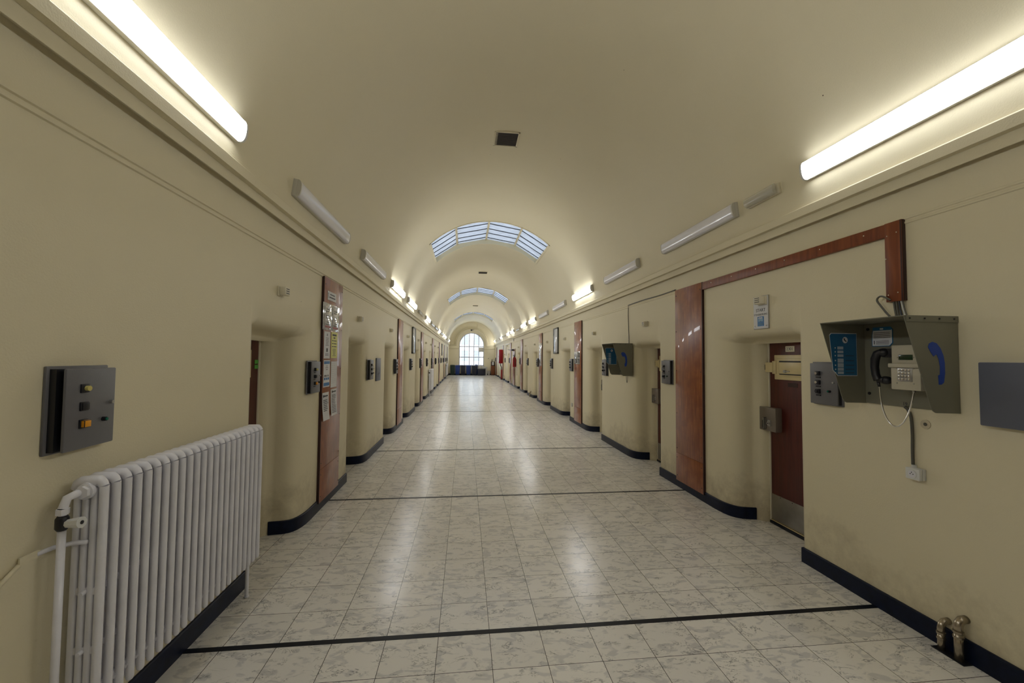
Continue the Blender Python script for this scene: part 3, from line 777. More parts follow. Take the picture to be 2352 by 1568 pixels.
for i, y in enumerate(CPL):
    r_ = place_proto(cp, 'ajar' if i == 0 else 'orange' if i == 1 else 'plain', 'L', y, 1.437)
    tag(r_, lab_l[i] if i < 2 else 'slim grey intercom panel on the left wall, %s from the camera' % ORD[i], 'intercom', 'cell intercoms on the left wall')
lab_r = ['grey intercom panel half hidden behind the near phone hood', 'grey intercom panel between the second right door and the wide wooden board', 'grey intercom panel half hidden behind the farther phone hood']
for i, y in enumerate(CPR):
    r_ = place_proto(cp, 'plain', 'R', y, 1.472)
    tag(r_, lab_r[i] if i < 3 else 'slim grey intercom panel on the right wall, %s from the camera' % ORD[i], 'intercom', 'cell intercoms on the right wall')

def simple_plate(name, side, yc, zc, w, h, t, m, label, cat, group=None, screw=True):
    root = wall_empty(name, side, yc, zc)
    mb = MB(); mb.box((-w / 2, -t, -h / 2), (w / 2, 0, h / 2), m, .006); mb.build('plate', root)
    if screw:
        mb = MB(); mb.cyl((w * .1, -t + .002, -h * .18), (w * .1, -t - .004, -h * .18), .008, M_CHROME, seg=12); mb.build('screw', root)
    tag(root, label, cat, group); return root
simple_plate('blank_plate', 'L', 7.535, 1.422, .35, .40, .022, M_BLUEG, 'blank blue grey plate right of the third left intercom', 'plate')
simple_plate('blank_plate', 'R', 1.745, 1.480, .345, .335, .05, M_BLUEG, 'large blank blue grey box cover at the right picture edge', 'plate', screw=False)
simple_plate('blank_plate', 'L', 19.12, 1.19, .26, .15, .05, M_PANEL, 'small grey box below a far left intercom', 'plate', screw=False)

# ------------------------------------------------------------------ speaker units above the doors
def make_sounder():
    root = empty('wall_speaker')
    mb = MB(); mb.box((-.055, -.012, -.04), (.055, 0, .04), M_IVORY, .004); mb.build('mounting_plate', root)
    mb = MB(); mb.box((-.044, -.062, -.034), (.046, -.012, .036), M_IVORY, .006)
    mb.build('housing', root)
    mb = MB()
    for z in (-.016, .002, .020):
        for j in range(4): mb.box((-.03 + j * .016, -.0635, z - .004), (-.018 + j * .016, -.0615, z + .004), M_CABLE)
    mb.build('sound_slot', root)
    return root
snd = {'s': make_sounder()}
SL = [3.62, 6.15, 8.66, 11.18, 13.62, 16.14, 18.38, 20.8, 23.3]
SR = [(3.56, 2.205), (6.09, 2.19), (8.64, 2.19), (11.28, 2.19), (13.8, 2.19), (16.33, 2.19), (18.9, 2.2), (21.5, 2.2), (27.3, 2.43)]
for i, y in enumerate(SL):
    tag(place_proto(snd, 's', 'L', y, 2.186), 'small ivory speaker box high on the left wall, %s from the camera' % ORD[i], 'speaker', 'speaker boxes on the left wall')
for i, (y, z) in enumerate(SR):
    lb = 'small ivory speaker box high on the right wall, %s from the camera' % ORD[i]
    if i == 0: lb = 'small ivory speaker box on the white START sign'
    r_ = place_proto(snd, 's', 'R', y, z); tag(r_, lb, 'speaker', 'speaker boxes on the right wall')
    if i == 0: r_.location.x -= .012

# START sign behind the speaker
root = wall_empty('door_sign', 'R', 3.592, 2.096)
tag(root, 'white metal START sign with blue picture above the right door', 'sign')
mb = MB(); mb.box((-.10, -.010, -.155), (.10, 0, .158), M_STEEL, .002); mb.box((-.096, -.012, -.15), (.096, -.009, .153), M_PAPER, .001); mb.build('plate', root)
mb = MB(); mb.text('START', .043, (0, -.0125, .022), M_INK); mb.text('ETENSBEDELING', .0235, (0, -.0125, -.018), M_INK); mb.build('lettering', root)
mb = MB(); mb.box((-.042, -.0135, -.128), (.042, -.012, -.038), M_BLUE); mb.box((-.032, -.0145, -.085), (.032, -.013, -.06), mat('pale_blue_print', (.25, .42, .6, 1), .5)); mb.box((-.034, -.0145, -.12), (.034, -.013, -.10), M_STICK); mb.cyl((0, -.0145, -.085), (0, -.0155, -.085), .008, M_STICK, seg=12)
for j in range(5): mb.box((-.03 + j * .012, -.0145, -.058), (-.022 + j * .012, -.013, -.046 + (j % 2) * .004), M_PAPER)
mb.build('picture', root)
for x, z in ((-.075, -.125), (.075, -.125)):
    mb = MB(); mb.cyl((x, -.010, z), (x, -.016, z), .009, M_STEEL, seg=12); mb.cyl((x, -.015, z), (x, -.0165, z), .004, M_BLACK, seg=8); mb.build('screw', root)

# ------------------------------------------------------------------ wooden boards
def board(side, y0, y1, ztop, label, t=.026, seam=.44):
    root = wall_empty('wooden_board', side, (y0 + y1) / 2, 0)
    w = y1 - y0
    mb = MB(); mb.box((-w / 2, -t, seam), (w / 2, -.001, ztop), M_BOARD, .002); mb.build('upper_board', root)
    mb = MB(); mb.box((-w / 2, -t, .085), (w / 2, -.001, seam - .003), M_BOARD, .002); mb.build('lower_board', root)
    sx = -1 if side == 'L' else 1         # edge nearest the camera
    x0 = sx * (w / 2 + .001)
    mb = MB(); mb.box((min(x0, x0 + sx * .012), -t - .001, .085), (max(x0, x0 + sx * .012), -.001, ztop), M_EDGE, .001); mb.build('edge_strip', root)
    mb = MB()
    for z in (ztop - .08, ztop - .55, 1.5, .95, .5, .38, .15):
        for x in (-w / 2 + .03, w / 2 - .03): mb.cyl((x, -t + .001, z), (x, -t - .002, z), .007, M_BLACK, seg=10)
    mb.build('screw', root)
    tag(root, label, 'board', 'tall wooden boards on the %s wall' % ('left' if side == 'L' else 'right'))
    return root
BL = [(4.625, 5.285), (9.60, 10.28), (14.52, 15.24), (19.30, 20.15), (24.25, 25.0), (29.9, 30.55), (34.95, 35.6)]
BR = [(4.548, 5.165), (9.615, 10.265), (14.73, 15.38), (19.9, 20.62), (24.95, 25.65), (30.2, 30.8), (36.4, 37.3)]
for i, (a, b) in enumerate(BL):
    board('L', a, b, 2.515, ['tall red wooden board on the left wall carrying the paper notices'][0] if i == 0 else 'tall narrow wooden board on the left wall, %s from the camera' % ORD[i])
for i, (a, b) in enumerate(BR):
    board('R', a, b, 2.56, 'wide scratched wooden board beside the near right door niche' if i == 0 else 'tall red wooden board with small photo sheet on the right wall' if i == 1 else 'tall narrow wooden board on the right wall, %s from the camera' % ORD[i])
# glossy board behind the extinguisher
root = wall_empty('wooden_board', 'R', 23.5, 0)
mb = MB(); mb.box((-.5, -.03, .09), (.5, -.001, 2.16), M_BOARD, .003); mb.build('panel', root)
mb = MB(); mb.box((.501, -.032, .09), (.513, -.001, 2.16), M_EDGE); mb.box((-.513, -.032, .09), (-.501, -.001, 2.16), M_EDGE); mb.build('edge_strip', root)
tag(root, 'lower glossy wooden board behind the red fire extinguisher', 'board')
# wooden trunking strip over the phones
root = wall_empty('cable_trunking', 'R', 3.4, 2.52)
tag(root, 'reddish wooden cable trunking running over the door and down to the phone hood', 'trunking')
mb = MB(); mb.box((-(4.53 - 3.4), -.028, -.052), (3.4 - 2.41, -.001, .034), M_STRIP, .002)
for j in range(6): mb.cyl((-.95 + j * .36, -.026, .0), (-.95 + j * .36, -.031, .0), .005, M_CHROME, seg=8)
mb.build('horizontal_board', root)
mb = MB(); mb.box((3.4 - 2.408, -.030, -.485), (3.4 - 2.312, -.001, .036), M_STRIP, .002); mb.box((3.4 - 2.312, -.030, -.485), (3.4 - 2.300, -.001, .036), M_EDGE, .001)
for x, z in ((1.01, -.05), (1.07, -.04), (1.01, -.44), (1.07, -.43), (1.0, -.2)): mb.cyl((x, -.029, z), (x, -.033, z), .004, M_CHROME, seg=8)
mb.build('vertical_board', root)

# ------------------------------------------------------------------ paper notices on the first left board
BX = -.027   # board face in local depth
def notice(yc, zc, w, h, m, label, lines, extra=None, curl=0.0, name='paper_notice', tilt=0.0):
    root = wall_empty(name, 'L', yc, zc)
    mb = MB(); n = 8
    i = mb.mi(m); vs = []
    for q in range(n + 1):
        z = -h / 2 + h * q / n; d = BX - .003 - curl * (1 - q / n) ** 2
        vs.append([mb.bm.verts.new((x + tilt * z, dd, z)) for x in (-w / 2, w / 2) for dd in (d, d + .0012)])
    for a, b in zip(vs, vs[1:]):
        for j, k_ in ((0, 2), (2, 3), (3, 1), (1, 0)): mb.bm.faces.new((a[j], a[k_], b[k_], b[j]))
    mb.bm.faces.new((vs[0][0], vs[0][1], vs[0][3], vs[0][2])); mb.bm.faces.new((vs[-1][0], vs[-1][2], vs[-1][3], vs[-1][1]))
    bmesh.ops.recalc_face_normals(mb.bm, faces=mb.bm.faces)
    mb.build('sheet', root)
    mb = MB()
    def D(z): return BX - .0034 - curl * (1 - (z + h / 2) / h) ** 2 - (.004 if curl else 0)
    for (x0, x1, z0, z1, mm) in lines: mb.box((x0 + tilt * z0, D(z0) - .0008, z0), (x1 + tilt * z0, D(z0) + .0012, z1), mm)
    mb.build('print', root)
    tag(root, label, 'notice', 'papers pinned to the left wooden board'); return root
def para(w, z0, z1, step, m=M_INK, seed=1, lh=.004):
    rnd = random.Random(seed); out = []; z = z1
    while z > z0:
        out.append((-w / 2, -w / 2 + w * (0.6 + .4 * rnd.random()), z, z + lh, m)); z -= step
    return out
def cpara(w, z0, z1, step, seed=1, lh=.005, m=M_INK):
    return [(-(b - a) / 2, (b - a) / 2, z, zz, mm) for a, b, z, zz, mm in para(w, z0, z1, step, m, seed, lh)]
notice(4.865, 2.323, .30, .10, M_PAPER, 'white title card near the top of the left wooden board', [(-.13, -.12, -.03, .03, M_INK)] + [(-.07, .09, .012, .024, M_INK), (-.09, .11, -.022, -.008, M_INK)])
root = wall_empty('plastic_sleeve', 'L', 4.865, 2.085)
mb = MB(); mb.box((-.285, BX - .004, -.148), (.275, BX - .001, .148), M_SLEEVE, .001); mb.build('sleeve', root)
for x in (-.14, .13):
    mb = MB(); mb.box((x - .105, BX - .008, -.135), (x + .105, BX - .005, .135), M_SLEEVE, .001)
    rnd = random.Random(int(x * 100))
    for j in range(9): mb.box((x - .08 + rnd.random() * .05, BX - .0095, .10 - j * .024), (x + .02 + rnd.random() * .06, BX - .0085, .108 - j * .024), M_INK if j % 3 else M_PAPER)
    mb.box((x - .09, BX - .0095, -.125), (x + .09, BX - .0085, -.10), mat('dull_red_print', (.3, .05, .04, 1), .5)); mb.build('poster', root)
tag(root, 'glossy clear sleeve holding two dark posters on the left wooden board', 'sleeve')
notice(4.737, 1.771, .20, .296, M_PAPER, 'white sheet with a small black square print left of the yellow sheet', [(-.015, .015, .10, .125, mat('grey_ink', (.3, .3, .32, 1), .6))] + cpara(.13, -.02, .075, .016, 4) + [(-.022, .022, -.075, -.035, M_INK)] + cpara(.12, -.125, -.10, .014, 5))
notice(4.985, 1.777, .225, .300, M_PAPERY, 'bright yellow sheet of text on the left wooden board', [(-.07, .07, .105, .125, M_INK), (-.03, .03, .075, .09, M_INK)] + [(-.08 + a, -.08 + a + .045, z, z + .009, M_INK) for z in (.045, .012, -.022) for a in (0, .06, .11)] + cpara(.13, -.13, -.05, .015, 6))
notice(4.747, 1.458, .21, .296, M_PAPER, 'white sheet with blue bars below the black square sheet', [(-.09, .09, .105, .135, M_BLUE), (-.09, .09, -.135, -.10, M_BLUE)] + [(-.085 + a, -.085 + a + .045, -.07, -.045, M_BLUE) for a in (0, .06, .12)] + [(-.07 + a, -.045 + a, -.035, -.015, M_INK) for a in (0, .04, .10)] + cpara(.08, .02, .08, .02, 8))
notice(4.998, 1.440, .22, .298, M_PAPER, 'nearly blank white sheet below the yellow sheet', para(.17, -.12, .12, .022, mat('faint_ink', (.5, .5, .52, 1), .6), 9, .002))
notice(4.725, 1.102, .205, .30, M_PAPER, 'bent white sheet lowest on the left of the wooden board', [(-.08, -.055, .10, .125, M_INK), (-.045, .06, .105, .118, M_INK)] + para(.15, -.05, .065, .019, M_INK, 11, .006), curl=.02, tilt=.02)
notice(5.012, 1.120, .215, .30, M_PAPER, 'white sheet lowest on the right of the wooden board', [(-.08, -.055, .11, .135, M_INK), (-.045, .06, .115, .128, M_INK)] + para(.16, -.12, .08, .018, M_INK, 12, .0045), curl=.012, tilt=-.03)
# photo sheet on second right board, glossy poster on third
root = wall_empty('photo_sheet', 'R', 9.98, 1.66, XR - .028)
mb = MB(); mb.box((-.25, -.006, -.155), (.25, 0, .155), M_SLEEVE, .002); mb.build('sheet', root)
for sx in (-1, 1):
    for sz in (-1, 1):
        mb = MB(); mb.box((sx * .122 - .10, -.009, sz * .075 - .06), (sx * .122 + .10, -.005, sz * .075 + .06), M_PAPER if sz > 0 and sx < 0 else M_CABLE, .001)
        for j in range(3): mb.box((sx * .122 - .08 + j * .055, -.0105, sz * .075 - .05), (sx * .122 - .05 + j * .055, -.0085, sz * .075 + .01 + j * .012), M_INK if (j + sx) % 2 else M_PAPER)
        mb.build('photo', root)
tag(root, 'sheet of four small photos on the second right wooden board', 'poster')
root = wall_empty('poster_strip', 'R', 15.05, 1.78, XR - .028)
mb = MB(); mb.box((-.27, -.006, -.42), (.27, 0, .42), M_SLEEVE, .002); mb.build('sheet', root)
mb = MB()
rnd = random.Random(3)
for j in range(40): 
    x = rnd.uniform(-.24, .18); z = rnd.uniform(-.4, .38); mb.box((x, -.008, z), (x + rnd.uniform(.02, .06), -.0055, z + .02), M_PAPER if rnd.random() > .4 else M_REDP)
mb.build('print', root)
tag(root, 'tall shiny printed poster strip on the third right wooden board', 'poster')

# white notice cabinets
def white_board(side, y0, y1, z0, z1, label):
    root = wall_empty('notice_board', side, (y0 + y1) / 2, (z0 + z1) / 2); w, h = y1 - y0, z1 - z0
    mb = MB()
    for lo, hi in (((-w / 2, -h / 2), (w / 2, -h / 2 + .035)), ((-w / 2, h / 2 - .035), (w / 2, h / 2)), ((-w / 2, -h / 2), (-w / 2 + .03, h / 2)), ((w / 2 - .03, -h / 2), (w / 2, h / 2))):
        mb.box((lo[0], -.045, lo[1]), (hi[0], 0, hi[1]), M_CABLE, .002)
    mb.build('frame', root)
    mb = MB(); mb.box((-w / 2 + .028, -.038, -h / 2 + .03), (w / 2 - .028, -.002, h / 2 - .03), M_BOARDW, .002); mb.build('panel', root)
    mb = MB()
    for z in (-.2, .2): mb.box((-w / 2 + .034, -.046, z - .03), (-w / 2 + .05, -.037, z + .03), M_BLACK, .001)
    mb.build('hinge', root)
    tag(root, label, 'notice board')
white_board('L', 12.08, 12.72, 1.745, 2.512, 'glossy white framed board high on the left wall')
white_board('R', 12.12, 12.73, 1.785, 2.575, 'glossy white framed board high on the right wall')
white_board('L', 26.8, 27.4, 1.75, 2.505, 'small far glossy white board high on the left wall')

# ------------------------------------------------------------------ phone hoods and payphone
HS = [(p[0] * 1.1, p[1]) for p in [  # handset icon outline (x, z)
    (-.046, .098), (-.040, .118), (-.020, .128), (.004, .120), (.026, .092), (.042, .050), (.048, .010), (.048, -.050), (.040, -.100), (.026, -.112), (.010, -.112),
    (.008, -.060), (.018, -.056), (.020, -.012), (.014, .030), (.002, .058), (-.008, .052), (-.016, .046), (-.036, .076)]]
def make_hood():
    root = empty('phone_hood'); hw = .272; t = .006
    # local: x right, y into wall; near side panel is at +x on the right wall
    mb = MB(); mb.box((-hw, -.012, -.272), (hw, -.002, .27), M_HOOD, .001)
    for x, z in ((-hw + .03, .235), (-hw + .03, -.205), (hw - .03, .235), (hw - .03, -.205)): mb.cyl((x, -.011, z), (x, -.016, z), .010, M_BLACK, seg=10)
    bp = mb.build('back_panel', root)
    for s in (-1, 1):
        x = s * hw
        poly = [(-.002, .275), (-.346, .270), (-.190, -.245), (-.176, -.262), (-.160, -.271), (-.002, -.275)]
        mb = MB(); mb.prism(poly, 'x', x - t / 2, x + t / 2, M_HOOD, .0012)
        # folded top flange with rivets
        mb.box((x + (t / 2 if s > 0 else -t / 2 - .003), -.335, .240), (x + (t / 2 + .003 if s > 0 else -t / 2), -.002, .275), M_HOOD)
        for q in range(4): mb.cyl((x + s * (t / 2 + .001), -.03 - q * .095, .259), (x + s * (t / 2 + .006), -.03 - q * .095, .259), .005, M_BLACK, seg=8)
        sp = mb.build('side_panel', root)
        mb = MB(); poly = [(-.135 + (u), v) for u, v in HS]
        mb.prism([(-.165 - u, .0 + v) if False else (-.150 + u * 1.0, v) for u, v in ((p[0] * -1 if False else p[0], p[1]) for p in HS)], 'x', x + s * (t / 2 + .0004), x + s * (t / 2 + .0016), M_SYMB)
        mb.build('handset_symbol', sp)
    mb = MB(); mb.box((-hw - .003, -.348, .270), (hw + .003, -.001, .276), M_HOOD, .001); mb.build('roof', root)
    # long blue sticker on the inner face of the far panel
    mb = MB(); x = -hw + t / 2
    st = [(-.30, .195), (-.285, .205), (-.09, .205), (-.06, -.035), (-.06, -.085), (-.235, -.085), (-.275, -.05)]
    st = [(-.285, .195), (-.272, .208), (-.075, .208), (-.075, -.088), (-.225, -.088), (-.262, -.05)]
    mb.prism(st, 'x', x + .0004, x + .0012, M_PAPER); c = Vector((-.17, .06))
    mb.prism([tuple(c + (Vector(p) - c) * .97) for p in st], 'x', x + .0008, x + .0018, M_STICK)
    mb.prism([(-.165 + .020 * math.cos(q * PI / 8), .160 + .022 * math.sin(q * PI / 8)) for q in range(16)], 'x', x + .0016, x + .0024, M_PAPER)
    mb.tube([(x + .003, -.175, .172), (x + .003, -.170, .160), (x + .003, -.158, .150)], .004, M_BLACK, seg=6)
    for j, (z, h) in enumerate(((.105, .020), (.078, .018), (.052, .018), (.018, .028), (-.014, .028), (-.042, .020), (-.066, .018))):
        mb.box((x + .0016, -.225, z - h / 2), (x + .0024, -.180, z + h / 2), mat('pale_label', (.45, .52, .6, 1), .5))
        mb.box((x + .0016, -.246, z - .004), (x + .0024, -.238, z + .004), M_PAPER)
        if j > 1: mb.box((x + .0016, -.165, z - .002), (x + .0024, -.10, z + .002), M_INK)
    mb.build('blue_sticker', root)['label'] = 'long blue instruction sticker'
    # small instruction sticker on the back
    mb = MB(); st = [(-.215, .19), (-.205, .245), (-.095, .245), (-.075, .228), (-.075, .135), (-.095, .115), (-.215, .115)]
    mb.prism(st, 'y', -.0145, -.0125, M_STICK); c = Vector((-.145, .18))
    mb.prism([tuple(c + (Vector(p) - c) * .93) for p in st], 'y', -.0152, -.0135, M_PAPER)
    mb.box((-.207, -.0158, .222), (-.083, -.0148, .242), M_STICK); mb.box((-.157, -.0164, .227), (-.135, -.0154, .237), M_PAPER)
    for j in range(4): mb.box((-.20, -.0158, .206 - j * .011), (-.09, -.0148, .209 - j * .011), M_INK)
    mb.box((-.200, -.0158, .130), (-.195, -.0148, .155), M_INK)
    for j in range(4): mb.box((-.185, -.0158, .150 - j * .007), (-.10, -.0148, .1525 - j * .007), M_INK)
    mb.build('instruction_sticker', root)['label'] = 'small blue and white instruction sticker'
    return root
hood = make_hood()
def hood_at(r_, y): r_.location = (XR, y, 1.632); r_.rotation_euler = (0, 0, -PI / 2)
hood_at(hood, 2.31); tag(hood, 'large olive grey phone hood around the beige payphone', 'phone hood', 'phone hoods')
lb = MB(); lb.box((-.045, -.0135, -.268), (.015, -.0118, -.238), M_HOOD); lb.text('19', .030, (-.012, -.0142, -.253), M_INK); lbo = lb.build('number_label', hood); lbo['label'] = 'small label starting with 19'
h2 = dup(hood); hood_at(h2, 6.90); tag(h2, 'smaller looking olive phone hood farther down the right wall', 'phone hood', 'phone hoods')
for c in list(h2.children):
    if c.name.startswith('number_label'): bpy.data.objects.remove(c)

ph = wall_empty('payphone', 'R', 2.215, 1.612)
tag(ph, 'beige payphone with keypad and black handset inside the near hood', 'payphone')
def phone():
    mb = MB(); mb.box((-.085, -.135, -.137), (.085, -.014, -.002), M_PHONE, .006); mb.box((-.085, -.128, .0), (.085, -.014, .137), M_PHONE, .006); mb.build('body', ph)
    mb = MB(); mb.box((-.090, -.150, -.002), (.088, -.10, .024), M_PHONE, .005); mb.build('ledge', ph)
    mb = MB(); mb.box((-.040, -.1305, .045), (.040, -.127, .077), M_SCREEN, .001); mb.cyl((-.047, -.127, .06), (-.047, -.130, .06), .002, M_BLACK, seg=8); mb.cyl((.047, -.127, .06), (.047, -.130, .06), .002, M_BLACK, seg=8); mb.build('screen', ph)
    mb = MB(); mb.box((-.042, -.1385, -.085), (.042, -.134, -.004), M_STEEL, .002); kp = mb.build('keypad', ph)
    for i in range(4):
        for j in range(4):
            b = MB(); x = -.028 + i * .0187; z = -.017 - j * .0185; b.box((x - .0065, -.1435, z - .0062), (x + .0065, -.138, z + .0062), M_CHROME, .0015); b.build('key', kp)
    mb = MB()
    for x, z in ((-.048, -.002), (.048, -.002), (-.048, -.092), (.048, -.092)): mb.cyl((x, -.1345, z - .004), (x, -.1375, z - .004), .004, M_STEEL, seg=10)
    mb.build('screw', ph)
    # handset with cradle
    mb = MB(); mb.box((-.165, -.115, .060), (-.080, -.02, .118), M_BLACK, .010)
    mb.build('cradle', ph)
    mb = MB()
    mb.tube([(-.145, -.125, .100), (-.170, -.130, .085), (-.184, -.132, .05), (-.188, -.132, .0), (-.182, -.132, -.05), (-.170, -.130, -.085)], [.018, .024, .024, .022, .022, .023], M_BLACK, seg=12)
    mb.ball((-.148, -.11, .092), .031, M_BLACK, (1.1, 1, .9)); mb.ball((-.142, -.105, -.085), .031, M_BLACK, (1.25, 1, .85)); mb.box((-.178, -.140, -.100), (-.135, -.105, -.070), M_BLACK, .008)
    mb.tube([(-.172, -.128, -.095), (-.168, -.125, -.128)], .008, M_BLACK, seg=10)
    mb.build('handset', ph)
    mb = MB(); pts = []
    P0, P1, P2, P3 = Vector((-.168, -.125, -.125)), Vector((-.145, -.13, -.45)), Vector((-.00, -.13, -.44)), Vector((.018, -.10, -.137))
    for q in range(29):
        t = q / 28; pts.append(P0 * (1 - t) ** 3 + P1 * 3 * t * (1 - t) ** 2 + P2 * 3 * t * t * (1 - t) + P3 * t ** 3)
    mb.tube(pts, .0042, M_CHROME, seg=8); mb.cyl((.018, -.10, -.135), (.018, -.10, -.15), .008, M_STEEL, seg=10); mb.build('armoured_cord', ph)
phone()

# cables between trunking, hood and socket
def cable(name, pts, r, m, label, cat='cable', sm=6, group=None):
    P = [Vector(p) for p in pts]; out = []
    for i in range(len(P) - 1):
        p0, p1, p2, p3 = P[max(i - 1, 0)], P[i], P[i + 1], P[min(i + 2, len(P) - 1)]
        for q in range(sm):
            t = q / sm
            out.append(.5 * ((2 * p1) + (-p0 + p2) * t + (2 * p0 - 5 * p1 + 4 * p2 - p3) * t * t + (-p0 + 3 * p1 - 3 * p2 + p3) * t ** 3))
    out.append(P[-1])
    mb = MB(); mb.tube(out, r, m, seg=8); o = mb.build(name); tag(o, label, cat, group); return o
x = XR - .016
cable('cable', [(x - .02, 2.375, 2.045), (x - .025, 2.41, 2.072), (x - .025, 2.44, 2.078), (x - .025, 2.458, 2.055), (x - .025, 2.43, 2.01), (x - .02, 2.39, 1.95), (x - .01, 2.36, 1.912)], .006, M_CABLE, 'looped grey cable between the wooden trunking and the phone hood')
for j, (ya, yb, r, m) in enumerate(((2.372, 2.352, .006, M_CABLE), (2.356, 2.340, .006, M_CABLE), (2.342, 2.318, .005, M_PANELD), (2.328, 2.296, .004, M_WHITE), (2.318, 2.284, .003, M_CABLE))):
    cable('cable', [(x, ya, 2.05), (x, (ya * .6 + yb * .4), 1.98), (x, yb, 1.912)], r, m, 'straight thin cable in the bundle below the wooden trunking', group='cables entering the near phone hood')
cable('conduit', [(XR - .02, 2.318, 1.362), (XR - .02, 2.300, 1.345), (XR - .018, 2.285, 1.30), (XR - .014, 2.283, 1.2), (XR - .014, 2.285, 1.10), (XR - .02, 2.280, 1.012)], .0085, M_CABLE, 'grey conduit running from the phone hood down to the socket', 'conduit')
sk = wall_empty('power_socket', 'R', 2.262, .962); tag(sk, 'grey surface mounted power socket below the payphone', 'socket')
mb = MB(); mb.box((-.040, -.024, -.036), (.040, 0, .032), M_WHITE, .003); mb.cyl((-.018, -.012, .03), (-.018, -.012, .048), .013, M_WHITE, seg=14); mb.build('back_box', sk)
mb = MB(); mb.box((-.040, -.050, -.036), (.040, -.026, .032), M_WHITE, .004); mb.build('front_plate', sk)
mb = MB(); mb.cyl((-.0, -.049, -.002), (-.0, -.053, -.002), .026, M_WHITE, seg=24); mb.cyl((-.0, -.0525, -.002), (-.0, -.0535, -.002), .021, M_DIFF, seg=24)
for xx, zz in ((-.008, -.002), (.008, -.002), (0, .008)): mb.cyl((xx, -.053, zz), (xx, -.0545, zz), .003, M_BLACK, seg=8)
mb.build('outlet', sk)
# patch stain plug below the hood
mb = MB(); mb.cyl((XR - .001, 2.217, 1.268), (XR - .004, 2.217, 1.268), .028, mat('filler_patch', (.60, .52, .36, 1), .6), seg=20); mb.cyl((XR - .003, 2.217, 1.268), (XR - .0055, 2.217, 1.268), .010, M_CABLE, seg=12)
tag(mb.build('filled_hole'), 'round filled hole in the wall below the near phone hood', 'wall patch')
cable('cable', [(XR - .006, 6.79, 2.565), (XR - .006, 6.80, 2.4), (XR - .006, 6.79, 2.2), (XR - .008, 6.765, 2.0), (XR - .01, 6.76, 1.91)], .005, M_CABLE, 'thin dark cable hanging from the wall moulding to the farther hood')
cable('cable', [(XR - .010, 6.79, 2.567), (XR - .012, 6.2, 2.572), (XR - .012, 5.6, 2.565), (XR - .012, 5.18, 2.57)], .008, M_CABLE, 'sagging cable along the moulding left of the wide wooden board')
cable('cable', [(XR - .03, 6.83, 1.36), (XR - .03, 6.82, 1.29), (XR - .03, 6.80, 1.24), (XR - .03, 6.78, 1.29), (XR - .03, 6.77, 1.36)], .004, M_CABLE, 'short cable loop hanging under the farther phone hood')

